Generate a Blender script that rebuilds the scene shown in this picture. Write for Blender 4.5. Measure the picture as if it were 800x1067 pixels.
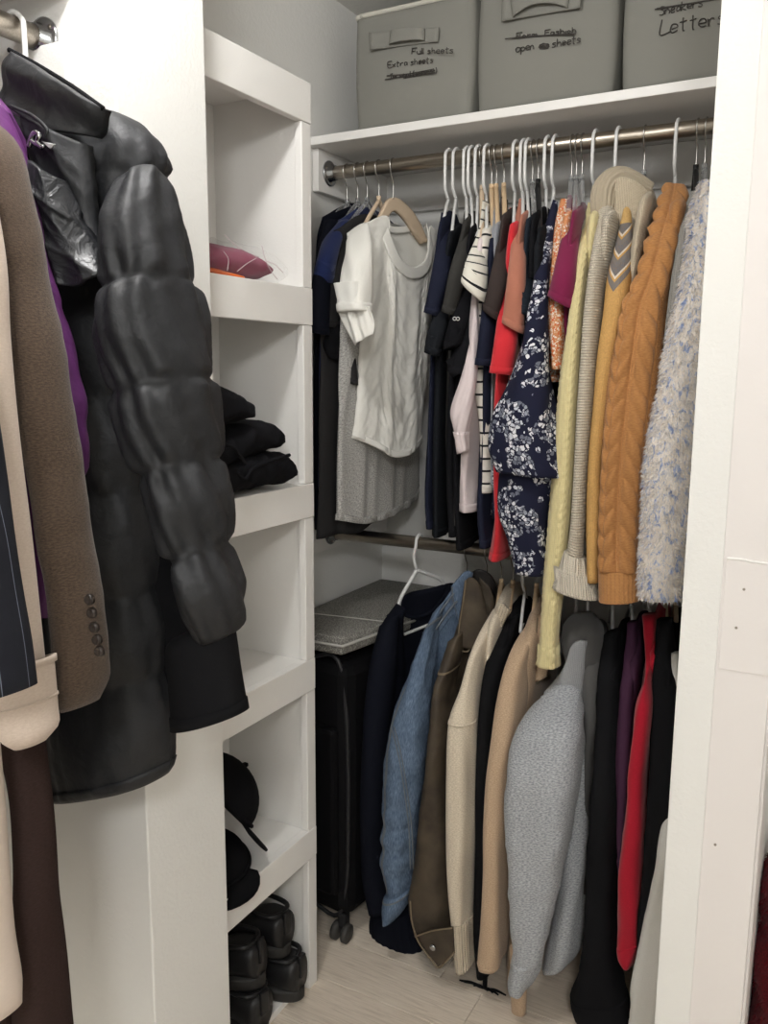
import bpy, bmesh, math, random
import numpy as np
from mathutils import Vector, Matrix
for o in list(bpy.data.objects): bpy.data.objects.remove(o)
S = bpy.context.scene
COL = S.collection
PI = math.pi
# ---------------------------------------------------------------- camera
F = 880.77; YAW, PITCH, ROLL = 0.500504, 0.164375, 0.0060784; CAMH = 1.55
_fw = np.array([-math.sin(YAW)*math.cos(PITCH), math.cos(YAW)*math.cos(PITCH), -math.sin(PITCH)])
_rt = np.array([math.cos(YAW), math.sin(YAW), 0.]); _up = np.cross(_rt, _fw)
_rt, _up = math.cos(ROLL)*_rt+math.sin(ROLL)*_up, -math.sin(ROLL)*_rt+math.cos(ROLL)*_up
CP = np.array([0., 0., CAMH])
cam = bpy.data.cameras.new('camera'); co = bpy.data.objects.new('camera', cam); COL.objects.link(co)
m = Matrix([list(_rt)+[0], list(_up)+[0], list(-_fw)+[0], [0, 0, 0, 1]]); m = m.to_3x3().transposed().to_4x4()
m.translation = Vector(CP); co.matrix_world = m
cam.sensor_fit = 'VERTICAL'; cam.sensor_height = 36; cam.lens = 36*F/1067; cam.clip_start = .02
S.camera = co
# ---------------------------------------------------------------- light
w = bpy.data.worlds.new('world'); S.world = w; w.use_nodes = True
w.node_tree.nodes['Background'].inputs[0].default_value = (.9, .9, 1, 1)
w.node_tree.nodes['Background'].inputs[1].default_value = .05
def lamp(name, kind, loc, power, col, **k):
    l = bpy.data.lights.new(name, kind); l.energy = power; l.color = col
    for a, b in k.items(): setattr(l, a, b)
    o = bpy.data.objects.new(name, l); o.location = loc; COL.objects.link(o); return o
LAMP = (-.795, .78, 2.49)
lamp('ceiling_lamp_light', 'POINT', LAMP, 23, (1, .99, .98), shadow_soft_size=.055)
FILL = (.45, -.9, 2.42)
lamp('added_fill_light', 'POINT', FILL, 61, (.99, .995, 1), shadow_soft_size=.16)  # unseen fill light, added to brighten the right wall end and the clothes
S.view_settings.view_transform = 'Standard'; S.view_settings.look = 'None'
S.view_settings.gamma = 1; S.view_settings.use_curve_mapping = False
S.view_settings.exposure = 0.24
# ---------------------------------------------------------------- helpers
def px(x, y, plane):
    """point where the sight line through photo pixel (x, y) meets a real upright plane (X, Y, angle)"""
    X, Y, a = plane; n = np.array([-math.sin(a), math.cos(a), 0])
    d = _rt*(x-400)/F-_up*(y-533.5)/F+_fw
    return CP+d*(((np.array([X, Y, 0])-CP)@n)/(d@n))
def pxz(x, y, z):
    d = _rt*(x-400)/F-_up*(y-533.5)/F+_fw
    return CP+d*((z-CAMH)/d[2])
A90 = PI/2
def s2l(*c):
    return tuple(((v/255)/12.92 if v/255 <= .04045 else ((v/255+.055)/1.055)**2.4) for v in c)
def tag(o, label, cat, group=None, kind=None):
    if label: o['label'] = label
    if cat: o['category'] = cat
    if group: o['group'] = group
    if kind: o['kind'] = kind
    return o
def thing(name, label, cat, loc=(0, 0, 0), group=None):
    o = bpy.data.objects.new(name, None); COL.objects.link(o); o.location = tuple(float(v) for v in loc); o.empty_display_size = .05
    return tag(o, label, cat, group)
def wloc(p):
    v = Vector((0, 0, 0))
    while p is not None: v = v+Vector(p.location); p = p.parent
    return v
def mk(name, V, Fc, mat, parent=None, smooth=True, uv=None, label=None):
    """one mesh object from world-space vertices"""
    V = np.asarray(V, float)
    base = wloc(parent)
    loc = None
    if parent is None:
        mn, mx = V.min(0), V.max(0); loc = np.array([(mn[0]+mx[0])/2, (mn[1]+mx[1])/2, mn[2]]); V = V-loc
    else: V = V-np.array(base)
    me = bpy.data.meshes.new(name); me.from_pydata(V.tolist(), [], [tuple(int(i) for i in f) for f in Fc])
    if uv is not None:
        l = me.uv_layers.new(name='UVMap'); idx = np.empty(len(me.loops), np.int32); me.loops.foreach_get('vertex_index', idx)
        l.data.foreach_set('uv', np.asarray(uv, np.float32)[idx].ravel())
    if smooth: me.polygons.foreach_set('use_smooth', [True]*len(me.polygons))
    me.materials.append(mat); me.update()
    o = bpy.data.objects.new(name, me); COL.objects.link(o)
    if loc is not None: o.location = tuple(loc)
    o.parent = parent
    if label: o['label'] = label
    return o
def boxmesh(x0, x1, y0, y1, z0, z1, bev=.0):
    bm = bmesh.new(); bmesh.ops.create_cube(bm, size=1)
    for v in bm.verts: v.co = Vector(((x0+x1)/2+v.co.x*(x1-x0), (y0+y1)/2+v.co.y*(y1-y0), (z0+z1)/2+v.co.z*(z1-z0)))
    if bev: bmesh.ops.bevel(bm, geom=list(bm.edges), offset=min(bev, .45*min(x1-x0, y1-y0, z1-z0)), segments=2, affect='EDGES', profile=.5)
    bm.verts.index_update(); V = [tuple(v.co) for v in bm.verts]; Fc = [[v.index for v in f.verts] for f in bm.faces]; bm.free()
    return np.array(V), Fc
def box(name, x0, x1, y0, y1, z0, z1, mat, parent=None, bev=.0015, rot=None, label=None):
    V, Fc = boxmesh(x0, x1, y0, y1, z0, z1, bev)
    if rot:
        c, ang = rot; ca, sa = math.cos(ang), math.sin(ang); d = V-np.array(c)
        V = np.stack([d[:, 0]*ca-d[:, 1]*sa, d[:, 0]*sa+d[:, 1]*ca, d[:, 2]], 1)+np.array(c)
    return mk(name, V, Fc, mat, parent, smooth=False, label=label)
def struct(o, label=None):
    o['kind'] = 'structure'
    if label: o['label'] = label
    return o
def smoothpath(P, k=6):
    P = np.asarray(P, float); n = len(P)
    if n < 3: return P
    T = np.zeros_like(P); T[1:-1] = (P[2:]-P[:-2])/2; T[0] = P[1]-P[0]; T[-1] = P[-1]-P[-2]
    out = []
    for i in range(n-1):
        for j in range(k):
            t = j/k; h = (2*t**3-3*t*t+1, t**3-2*t*t+t, -2*t**3+3*t*t, t**3-t*t)
            out.append(h[0]*P[i]+h[1]*T[i]+h[2]*P[i+1]+h[3]*T[i+1])
    out.append(P[-1]); return np.array(out)
def tubemesh(P, r, n=10, k=6, smooth=True):
    """tube along a 3-D path; r may be a list, one radius per control point"""
    P = np.asarray(P, float); rr = np.full(len(P), r, float) if np.isscalar(r) else np.asarray(r, float)
    Q = np.column_stack([P, rr]); Q = smoothpath(Q, k) if smooth else Q
    P, rr = Q[:, :3], Q[:, 3]
    T = np.gradient(P, axis=0); T /= np.linalg.norm(T, axis=1)[:, None]+1e-12
    nrm = np.cross(T[0], [0, 0, 1.]);
    if np.linalg.norm(nrm) < .1: nrm = np.cross(T[0], [0, 1., 0])
    nrm /= np.linalg.norm(nrm); V = []
    for i in range(len(P)):
        nrm = nrm-T[i]*(nrm@T[i]); nrm /= np.linalg.norm(nrm); b = np.cross(T[i], nrm)
        for j in range(n):
            a = 2*PI*j/n; V.append(P[i]+rr[i]*(math.cos(a)*nrm+math.sin(a)*b))
    Fc = [(i*n+j, i*n+(j+1) % n, (i+1)*n+(j+1) % n, (i+1)*n+j) for i in range(len(P)-1) for j in range(n)]
    Fc.append(tuple(range(n))[::-1]); Fc.append(tuple((len(P)-1)*n+j for j in range(n)))
    return np.array(V), Fc
def tube(name, P, r, mat, parent=None, n=10, k=6, smooth=True, label=None):
    V, Fc = tubemesh(P, r, n, k, smooth); return mk(name, V, Fc, mat, parent, label=label)
def join(parts):
    V = []; Fc = []; o = 0
    for v, f in parts:
        V.append(np.asarray(v)); Fc += [tuple(i+o for i in g) for g in f]; o += len(v)
    return np.concatenate(V), Fc
def lathe(name, C, prof, mat, parent=None, axis='Z', n=32, label=None):
    """prof: (radius, offset along axis)"""
    C = np.array(C, float); V = []
    for r, h in prof:
        for j in range(n):
            a = 2*PI*j/n; c, s = r*math.cos(a), r*math.sin(a)
            V.append(C+np.array({'X': (h, c, s), 'Y': (c, h, s), 'Z': (c, s, h)}[axis]))
    k = len(prof); Fc = [(i*n+j, i*n+(j+1) % n, (i+1)*n+(j+1) % n, (i+1)*n+j) for i in range(k-1) for j in range(n)]
    Fc.append(tuple(range(n))[::-1]); Fc.append(tuple((k-1)*n+j for j in range(n)))
    return mk(name, V, Fc, mat, parent, label=label)
# ---------------------------------------------------------------- materials
class NT:
    def __init__(s, name, rough=.8, spec=.3):
        s.m = bpy.data.materials.new(name); s.m.use_nodes = True; s.t = s.m.node_tree; s.b = s.t.nodes['Principled BSDF']
        s.b.inputs['Roughness'].default_value = rough; s.b.inputs['Specular IOR Level'].default_value = spec
        s.tc = s.t.nodes.new('ShaderNodeTexCoord')
    def n(s, typ, **k):
        nd = s.t.nodes.new('ShaderNode'+typ)
        for a, v in k.items():
            if a.startswith('_'): setattr(nd, a[1:], v)
            else:
                i = nd.inputs[int(a[1:])] if a[0] == 'i' and a[1:].isdigit() else nd.inputs[a.replace('9', ' ')]
                if isinstance(v, bpy.types.NodeSocket): s.t.links.new(v, i)
                else: i.default_value = v
        return nd
    def L(s, a, b): s.t.links.new(a, b)
    def math(s, op, a, b=0., c=None):
        k = dict(i0=a, i1=b)
        if c is not None: k['i2'] = c
        return s.n('Math', _operation=op, **k).outputs[0]
    def noise(s, scale, detail=2, vec=None, rough=.5, dist=0):
        return s.n('TexNoise', Scale=scale, Detail=detail, Roughness=rough, Distortion=dist, Vector=vec or s.tc.outputs['Object'])
    def ramp(s, fac, stops, interp='LINEAR'):
        r = s.n('ValToRGB', Fac=fac); r.color_ramp.interpolation = interp; e = r.color_ramp.elements
        while len(e) < len(stops): e.new(.5)
        for el, (p, c) in zip(e, stops): el.position = p; el.color = (*c[:3], 1) if not np.isscalar(c) else (c, c, c, 1)
        return r.outputs[0]
    def mix(s, f, a, b, mode='MIX'):
        nd = s.t.nodes.new('ShaderNodeMix'); nd.data_type = 'RGBA'; nd.blend_type = mode
        for i, v in ((0, f), (6, a), (7, b)):
            if isinstance(v, bpy.types.NodeSocket): s.L(v, nd.inputs[i])
            else: nd.inputs[i].default_value = v if np.isscalar(v) else (*v[:3], 1)
        return nd.outputs[2]
    def map(s, vec, scale=(1, 1, 1), loc=(0, 0, 0), rot=(0, 0, 0)):
        return s.n('Mapping', Vector=vec, Scale=scale, Location=loc, Rotation=rot).outputs[0]
    def bump(s, h, strength, dist=.002, prev=None):
        nd = s.n('Bump', Height=h, Strength=strength, Distance=dist)
        if prev: s.L(prev, nd.inputs['Normal'])
        return nd.outputs[0]
    def fin(s, col=None, bump=None):
        if col is not None:
            if isinstance(col, bpy.types.NodeSocket): s.L(col, s.b.inputs['Base Color'])
            else: s.b.inputs['Base Color'].default_value = (*col[:3], 1)
        if bump is not None: s.L(bump, s.b.inputs['Normal'])
        return s.m
def mul(c, k): return tuple(min(1, v*k) for v in c)
def plain(name, c, rough=.5, spec=.4, metal=0, nz=.06, bump=0, bs=60):
    t = NT(name, rough, spec); t.b.inputs['Metallic'].default_value = metal
    col = t.mix(t.noise(6, 3).outputs[0], mul(c, 1-nz), mul(c, 1+nz))
    b = t.bump(t.noise(bs, 3).outputs[0], bump, .002) if bump else None
    return t.fin(col, b)
def fab(name, c, c2=None, hs=260, heather=.25, rough=.92, weave=900, bump=.25, sheen=.15, big=.1):
    """woven / jersey cloth: c mottled towards c2 with fine thread noise"""
    dk = max(c) < .08; sheen = 0. if dk else sheen
    t = NT(name, rough, .08 if dk else .2); c2 = c2 or mul(c, .72)
    v = t.map(t.tc.outputs['UV'], (.4, 1, 1))
    f = t.noise(hs*2.6, 2, v).outputs[0]
    col = t.mix(t.ramp(f, [(.35, 0), (.65, 1)]), c, t.mix(heather, c, c2))
    g = t.noise(weave, 1, t.tc.outputs['UV']).outputs[0]
    b = t.bump(g, bump, .0008)
    if big: b = t.bump(t.noise(28, 3).outputs[0], big, .004, b)
    t.b.inputs['Sheen Weight'].default_value = sheen; t.b.inputs['Sheen Roughness'].default_value = .5
    return t.fin(col, b)
def knit(name, c, w=.006, h=.005, depth=.6, dark=.6, rough=.95, heather=.2, axis='V'):
    """ribbed knit: fine ribs running along the garment (axis V) or across it (axis U)"""
    t = NT(name, rough, .15); sx = t.n('SeparateXYZ', Vector=t.tc.outputs['UV'])
    a, b_ = (sx.outputs[0], sx.outputs[1]) if axis == 'V' else (sx.outputs[1], sx.outputs[0])
    r = t.math('ABSOLUTE', t.math('SINE', t.math('MULTIPLY', a, PI/w)))
    # stitches: v-shaped loops along each rib
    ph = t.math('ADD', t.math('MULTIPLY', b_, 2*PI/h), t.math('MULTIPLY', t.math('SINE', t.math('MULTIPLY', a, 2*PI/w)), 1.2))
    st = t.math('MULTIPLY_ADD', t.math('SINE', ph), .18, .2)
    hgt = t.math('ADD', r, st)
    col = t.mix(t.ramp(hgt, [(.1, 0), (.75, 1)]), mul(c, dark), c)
    col = t.mix(t.ramp(t.noise(180, 2).outputs[0], [(.35, 0), (.7, heather)]), col, mul(c, .7))
    t.b.inputs['Sheen Weight'].default_value = .2
    return t.fin(col, t.bump(hgt, depth, .003))
# ---------------------------------------------------------------- setting
XC, XS, YB = -1.08, -1.338, 2.434
def paint(name, c, peel=.35, scale=85, rough=.55):
    t = NT(name, rough, .3)
    n1 = t.noise(scale, 2, rough=.45).outputs[0]; b = t.bump(t.ramp(n1, [(.42, 0), (.62, 1)]), peel, .0015)
    return t.fin(t.mix(t.noise(3, 2).outputs[0], mul(c, .97), c), b)
WALL = paint('wall_paint', s2l(232, 231, 227), .16, 130); WHITE = paint('white_enamel', s2l(238, 236, 232), .08, 240, .38)
TRIM = paint('trim_paint', s2l(230, 225, 222), .05, 120, .4)
CEIL = paint('ceiling_paint', s2l(240, 238, 232), .3)
STEEL = NT('brushed_steel', .3, .5); STEEL.b.inputs['Metallic'].default_value = 1
STEEL = STEEL.fin(STEEL.mix(STEEL.noise(400, 2, STEEL.map(STEEL.tc.outputs['Object'], (.02, 1, 1))).outputs[0], s2l(150, 140, 128), s2l(196, 188, 176)))
CHROME = plain('chrome', s2l(170, 172, 174), .18, .5, 1)
DARKSUB = plain('subfloor', s2l(90, 80, 68), .8)
struct(box('floor', -1.7, 1.6, -1.9, 3.2, -.12, -.0085, DARKSUB, bev=0), 'pale wood plank floor')
FL = bpy.data.objects['floor']
def woodmat():
    t = NT('pale_oak_plank', .45, .35)
    oi = t.n('ObjectInfo'); v = t.n('VectorMath', _operation='ADD', i0=t.tc.outputs['Object'], i1=t.n('CombineXYZ', X=t.math('MULTIPLY', oi.outputs['Random'], 9.), Y=oi.outputs['Random'], Z=0.).outputs[0]).outputs[0]
    g = t.noise(9, 6, t.map(v, (1.2, 22, 1)), .65, .6).outputs[0]
    col = t.ramp(g, [(.25, s2l(190, 176, 160)), (.5, s2l(226, 213, 196)), (.75, s2l(240, 229, 214))])
    col = t.mix(t.math('MULTIPLY', oi.outputs['Random'], .35), col, s2l(190, 172, 152))
    return t.fin(col, t.bump(g, .15, .001))
OAK = woodmat()
rng = random.Random(4)
pv, pf = boxmesh(0, 1.2, 0, .149, -.008, 0, .0015)
pme = None
for r in range(25):
    y = -1.2+r*.15; x = -1.7-rng.random()*1.0
    while x < 1.5:
        if x+1.2 > -1.4 and x < .7:
            if pme is None:
                o = mk('plank', pv+np.array([x, y, 0]), pf, OAK, FL, smooth=False)
                o.data.transform(Matrix.Translation(-Vector((x, y, 0))+Vector(FL.location))); pme = o.data; 
            else:
                o = bpy.data.objects.new('plank', pme); COL.objects.link(o); o.parent = FL
            o.location = Vector((x, y, 0))-Vector(FL.location)
        x += 1.201
struct(box('wall_left', -1.5, XS, 1.2, YB+.1, 0, 2.6, WALL, bev=0))
struct(box('wall_back', -1.5, 1.6, YB, YB+.1, 0, 2.6, WALL, bev=0))
struct(box('wall_closet_left', -1.68, -1.56, -1.9, 1.2, 0, 2.6, WALL, bev=0))
struct(box('wall_partition_left', -1.56, -1.02, 1.006, 1.216, 0, 2.56, WALL, bev=.003))
struct(box('wall_partition_right', -.213, -.155, 1.398, YB, 0, 2.56, WALL, bev=.0015))
struct(box('wall_partition_right_core', -.155, -.077, 1.41, YB, 0, 2.56, WALL, bev=0))
struct(box('wall_right', 1.5, 1.6, -1.9, YB, 0, 2.6, WALL, bev=0))
struct(box('wall_front', -1.7, 1.6, -1.95, -1.85, 0, 2.6, WALL, bev=0))
struct(box('ceiling', -1.7, 1.6, -1.95, YB+.1, 2.56, 2.66, CEIL, bev=0))
tr = struct(box('trim_1', -.1552, -.075, 1.397, 1.41, 0, 2.56, TRIM, bev=.0008), 'smooth white casing board on the right wall end')
struct(box('trim_2', -.0765, -.07, 1.41, 1.50, 0, 2.56, TRIM, bev=.002))
# old filler patch on the casing
a = px(757, 582, (0, 1.396, 0)); b = px(752, 697, (0, 1.396, 0))
box('patch', -.151, -.077, 1.3953, 1.3975, b[2], a[2], TRIM, tr, bev=.001)
tube('filler_ridge', [(-.150, 1.3965, a[2]), (-.13, 1.396, a[2]+.001), (-.11, 1.3965, a[2]-.001), (-.078, 1.3965, a[2]-.002)], .0022, WHITE, tr, n=6)
for q in ((775, 614), (767, 654), (745, 880)):
    c = px(*q, (0, 1.3955, 0)); lathe('nail_hole', c, [(.0022, 0), (.0022, -.0012), (.001, -.0014)], plain('nail_hole', s2l(150, 140, 130)), tr, 'Y', 10)
# left closet: stile on the partition face, shelf, cleat
#struct(box('trim_3', -1.122, -1.048, 1.022, 1.0352, 0, 2.56, WHITE, bev=.003), 'white board at the edge of the left closet wall')
struct(box('trim_4', -1.556, -1.105, .988, 1.007, 1.99, 2.05, WHITE, bev=.002), 'white shelf cleat below the left rod')
sh = thing('closet_shelf', 'white shelf board above the left closet rod', 'shelf', (-1.35, .2, 2.135))
box('board', -1.556, -1.13, -.9, 1.005, 2.135, 2.157, WHITE, sh); box('front_edge', -1.13, -1.105, -.9, 1.005, 2.118, 2.16, WHITE, sh)
# right closet shelf and cleats
box('closet_shelf', XS+.001, -.214, 2.0, YB-.001, 2.146, 2.168, WHITE, bev=.002)
tag(bpy.data.objects['closet_shelf.001'], 'long white shelf board carrying the grey fabric bins', 'shelf')
struct(box('trim_5', XS, XS+.019, 2.03, YB, 2.035, 2.1455, WHITE, bev=.0015), 'white cleat board under the shelf on the left side wall')
struct(box('trim_6', XS+.019, -.213, YB-.019, YB, 2.035, 2.1455, WHITE, bev=.0015), 'white cleat board under the shelf along the back wall')
struct(box('trim_7', -.232, -.213, 2.03, YB-.019, 2.035, 2.1455, WHITE, bev=.0015))
struct(box('trim_8', XS, XS+.019, 1.9, YB, 1.03, 1.13, WHITE, bev=.0015))
def rod(name, label, p0, p1, ends, r=.0175):
    t = thing(name, label, 'rod', p0); p0 = np.array(p0); p1 = np.array(p1); ax = 'X' if abs(p1[0]-p0[0]) > .1 else 'Y'
    ln = (p1-p0)[0 if ax == 'X' else 1]
    lathe('tube', p0, [(r-.002, 0), (r, .003*np.sign(ln)), (r, ln-.003*np.sign(ln)), (r-.002, ln)], STEEL, t, ax, 28)
    for e, sgn in ends:
        fl = lathe('flange', e, [(.034, 0), (.034, .003*sgn), (.03, .005*sgn), (.021, .006*sgn), (.0195, .022*sgn), (r+.0005, .022*sgn)], CHROME, t, ax, 36)
        for k in range(3):
            a = k*2.094+.6; c = np.array(e)+np.array({'X': (.0055*sgn, .0265*math.cos(a), .0265*math.sin(a)), 'Y': (.0265*math.cos(a), .0055*sgn, .0265*math.sin(a))}[ax])
            lathe('screw', c, [(.0035, 0), (.003, .0015*sgn), (.001, .002*sgn)], STEEL, fl, ax, 10)
    return t
RODY, RODZ, LOWZ = 2.085, 2.09, 1.078
rod('closet_rod', 'upper steel closet rod below the bin shelf', (XS+.02, RODY, RODZ), (-.234, RODY, RODZ), [((XS+.019, RODY, RODZ), 1), ((-.232, RODY, RODZ), -1)])
rod('closet_rod', 'lower steel closet rod above the suitcase', (XS+.02, RODY, LOWZ), (-.216, RODY, LOWZ), [((XS+.019, RODY, LOWZ), 1), ((-.2135, RODY, LOWZ), -1)])
LX, LZ = -1.171, 2.065
rod('closet_rod', 'steel rod of the left closet holding the coats', (LX, 1.004, LZ), (LX, -.3, LZ), [((LX, 1.006, LZ), -1)])
# shelf tower
tw = thing('shelf_tower', 'tall white wooden cubby tower with five open shelves', 'shelf unit', (-1.2, 1.44, 0))
Y0, Y1, H = 1.217, 1.634, 2.163
box('side_panel', XS+.002, XC-.02, Y1-.03, Y1, 0, H-.001, WHITE, tw); box('side_panel', XS+.002, XC-.02, Y0, Y0+.018, 0, H-.001, WHITE, tw)
box('back_panel', XS+.002, XS+.012, Y0+.018, Y1-.03, 0, H-.001, WHITE, tw, bev=0)
RZ = [(2.08, H), (1.652, 1.733), (1.215, 1.294), (.792, .871), (.356, .433)]
for i, (a, b) in enumerate(RZ):
    box('front_rail', XC-.02, XC, Y0, Y1+.0005, a, b, WHITE, tw, bev=.002)
    box('shelf_board' if i else 'top_board', XS+.012, XC-.02, Y0+.018, Y1-.03, b-.02, b-.0005, WHITE, tw)
    box('shelf_cleat', XS+.012, XC-.021, Y0+.018, Y0+.036, a-.0, b-.021, WHITE, tw)
box('bottom_board', XS+.012, XC-.02, Y0+.018, Y1-.03, 0, .018, WHITE, tw)
for i in range(5):
    top = RZ[i][0]-.0006; bot = RZ[i+1][1]+.0006 if i < 4 else 0
    box('front_stile', XC-.02, XC-.001, Y1-.036, Y1, bot, top, WHITE, tw, bev=.002); box('front_stile', XC-.02, XC-.001, Y0, Y0+.02, bot, top, WHITE, tw, bev=.002)
c2 = thing('ceiling_lamp', 'added fill lamp, unseen, on the ceiling in front of the closet', 'lamp', (FILL[0], FILL[1], 2.5))  # made-up fixture, housing for the added fill light
lathe('base', (FILL[0], FILL[1], 2.535), [(.2, 0), (.205, .01), (.205, .0245)], WHITE, c2)
# ceiling lamp that lights the closet (above the frame)
cl = thing('ceiling_lamp', 'round flush ceiling lamp above the closet', 'lamp', (LAMP[0], LAMP[1], 2.5))
lathe('base', (LAMP[0], LAMP[1], 2.535), [(.15, 0), (.155, .01), (.155, .0245)], WHITE, cl)
gl = NT('lamp_glass', .3); gl.b.inputs['Emission Color'].default_value = (1, .95, .88, 1); gl.b.inputs['Emission Strength'].default_value = 3
lathe('glass', (LAMP[0], LAMP[1], 2.512), [(.05, 0), (.12, .006), (.145, .0225)], gl.fin((.9, .9, .9)), cl)
lathe('glass', (FILL[0], FILL[1], 2.505), [(.06, 0), (.16, .008), (.195, .0295)], bpy.data.materials['lamp_glass'], c2)  # glowing glass of the added fill fixture
# ---------------------------------------------------------------- cloth builders
def folds(seed, amp, k=80, grow=.15):
    r = np.random.RandomState(seed); ph = r.rand(8)*6.28; s = .75+.5*r.rand(4)
    def f(U, V):
        W = U+.02*np.sin(7*V+ph[0])+.008*np.sin(19*V+ph[1]); g = np.clip(V/grow, 0, 1)
        return amp*g*(.55*np.sin(k*s[0]*W+ph[2])+.3*np.sin(1.7*k*s[1]*W+ph[3]+3*V)+.25*np.sin(.53*k*s[2]*W+ph[4]-2*V))
    return f
def creases(seed, amp, k=60):
    r = np.random.RandomState(seed); D = []
    for i in range(7):
        a = r.rand()*PI; q = k*(.5+1.2*r.rand()); D.append((q*math.cos(a), q*math.sin(a), r.rand()*6.28, .5+r.rand()))
    def f(U, V):
        o = 0
        for a, b, p, w_ in D: o = o+w_*(1-np.abs(np.sin(.5*(a*U+b*V)+p+.6*np.sin(.3*(b*U-a*V)+p))))**2
        return amp*(o/3.5-.5)
    return f
def add(*fs): return lambda U, V: sum(f(U, V) for f in fs)
def ribs(w=.008, amp=.0015): return lambda U, V: amp*np.abs(np.cos(PI*U/w))
def herm(x, Y, xs):
    Y = np.asarray(Y, float); n = len(x); T = np.zeros_like(Y)
    for i in range(n):
        a = max(i-1, 0); b = min(i+1, n-1); T[i] = (Y[b]-Y[a])/(x[b]-x[a])
    i = np.clip(np.searchsorted(x, xs, 'right')-1, 0, n-2); h = (x[i+1]-x[i]); t = (xs-x[i])/h
    sh = (slice(None),)+(None,)*(Y.ndim-1); t_ = t[sh]; h_ = h[sh]
    return (2*t_**3-3*t_**2+1)*Y[i]+(t_**3-2*t_**2+t_)*h_*T[i]+(-2*t_**3+3*t_**2)*Y[i+1]+(t_**3-t_**2)*h_*T[i+1]
def loft3(name, mat, parent, R3, n=32, step=.014, disp=None, sq=2.2, label=None, hem=.03, top=True):
    """closed cloth tube through rows (left point, right point, half depth)"""
    Lp = np.array([r[0] for r in R3], float); Rp = np.array([r[1] for r in R3], float); T = np.array([r[2] for r in R3], float)
    mid = (Lp+Rp)/2; d = np.r_[0, np.cumsum(np.linalg.norm(np.diff(mid, axis=0), axis=1))]; d += np.arange(len(d))*1e-6
    m_ = max(4, int(d[-1]/step)); s = np.linspace(0, d[-1], m_+1)
    L, R, t = herm(d, Lp, s), herm(d, Rp, s), np.maximum(herm(d, T, s), .002)
    h = R-L; a = np.linalg.norm(h, axis=1)/2; hd = h/(2*a[:, None]+1e-9)
    nv = np.stack([hd[:, 1], -hd[:, 0], np.zeros(len(s))], 1); nv /= np.linalg.norm(nv, axis=1)[:, None]+1e-9
    th = -PI/2+2*PI*np.arange(n)/n; c, sn = np.cos(th), np.sin(th); e = 2/sq
    cx, sx = np.sign(c)*np.abs(c)**e, np.sign(sn)*np.abs(sn)**e
    M = (L+R)/2
    P = M[:, None]+hd[:, None]*(a[:, None]*cx)[:, :, None]+nv[:, None]*(t[:, None]*sx)[:, :, None]
    N = hd[:, None]*(c[None]/np.maximum(a, .004)[:, None])[:, :, None]+nv[:, None]*(sn[None]/t[:, None])[:, :, None]
    N /= np.linalg.norm(N, axis=2)[:, :, None]+1e-12
    seg = np.linalg.norm(np.roll(P, -1, 1)-P, axis=2); U = np.cumsum(np.c_[np.zeros(len(s)), seg], axis=1); tot = U[:, -1:]; U = U-tot/2
    Vv = np.repeat(s[:, None], n, 1)
    if disp is not None: P = P+N*disp(U[:, :n], Vv)[:, :, None]
    # unwrap with a doubled seam column
    P2 = np.concatenate([P, P[:, :1]], 1); W = n+1
    V = P2.reshape(-1, 3); uv = np.stack([U, np.repeat(s[:, None], W, 1)], 2).reshape(-1, 2)
    Fc = [(i*W+j, i*W+j+1, (i+1)*W+j+1, (i+1)*W+j) for i in range(m_) for j in range(n)]
    extra = []; euv = []
    def ring(pts, v):
        b = len(V)+len(extra); extra.extend(pts); euv.extend([(U[-1, k], v) for k in range(W)]); return b
    if hem:
        r1 = M[-1]+(P2[-1]-M[-1])*.88; r2 = r1+(M[-2]-M[-1])/(np.linalg.norm(M[-2]-M[-1])+1e-9)*hem
        b0 = m_*W; b1 = ring(list(r1), s[-1]); b2 = ring(list(r2), s[-1]-hem)
        for j in range(n): Fc += [(b0+j, b0+j+1, b1+j+1, b1+j), (b1+j, b1+j+1, b2+j+1, b2+j)]
        Fc.append(tuple(b2+j for j in range(n)))
    else: Fc.append(tuple(m_*W+j for j in range(n)))
    if top: Fc.append(tuple(range(n))[::-1])
    if extra: V = np.concatenate([V, np.array(extra)]); uv = np.concatenate([uv, np.array(euv)])
    o = mk(name, V, Fc, mat, parent, True, uv, label)
    return dict(o=o, P=P2, N=np.concatenate([N, N[:, :1]], 1), U=U, s=s, W=W)
def pl(Y, a=0., X=0.): return (X, Y, a)
def rows3(rows, plane, t):
    out = []
    for r in rows:
        tt = r[4] if len(r) > 4 and r[4] is not None else t
        p = plane if len(r) < 6 else ((plane[0], r[5], plane[2]) if np.isscalar(r[5]) else r[5])
        A, B = px(r[0], r[1], p), px(r[2], r[3], p); M = (A+B)/2; dv = (M-CP)[:2]; dv = dv/np.linalg.norm(dv)
        sd = abs(dv@np.array([math.cos(p[2]), math.sin(p[2])])); cd = math.sqrt(max(.01, 1-sd*sd)); a0 = np.linalg.norm(B-A)/2; D = a0*cd
        tt = min(tt, .85*D/max(sd, .05)); a1 = math.sqrt(max(D*D-(tt*sd)**2, (.3*D)**2))/cd; k_ = a1/a0
        out.append((M+(A-M)*k_, M+(B-M)*k_, tt))
    return out
def loft(name, mat, parent, rows, plane, t=.03, **k): return loft3(name, mat, parent, rows3(rows, plane, t), **k)
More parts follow.
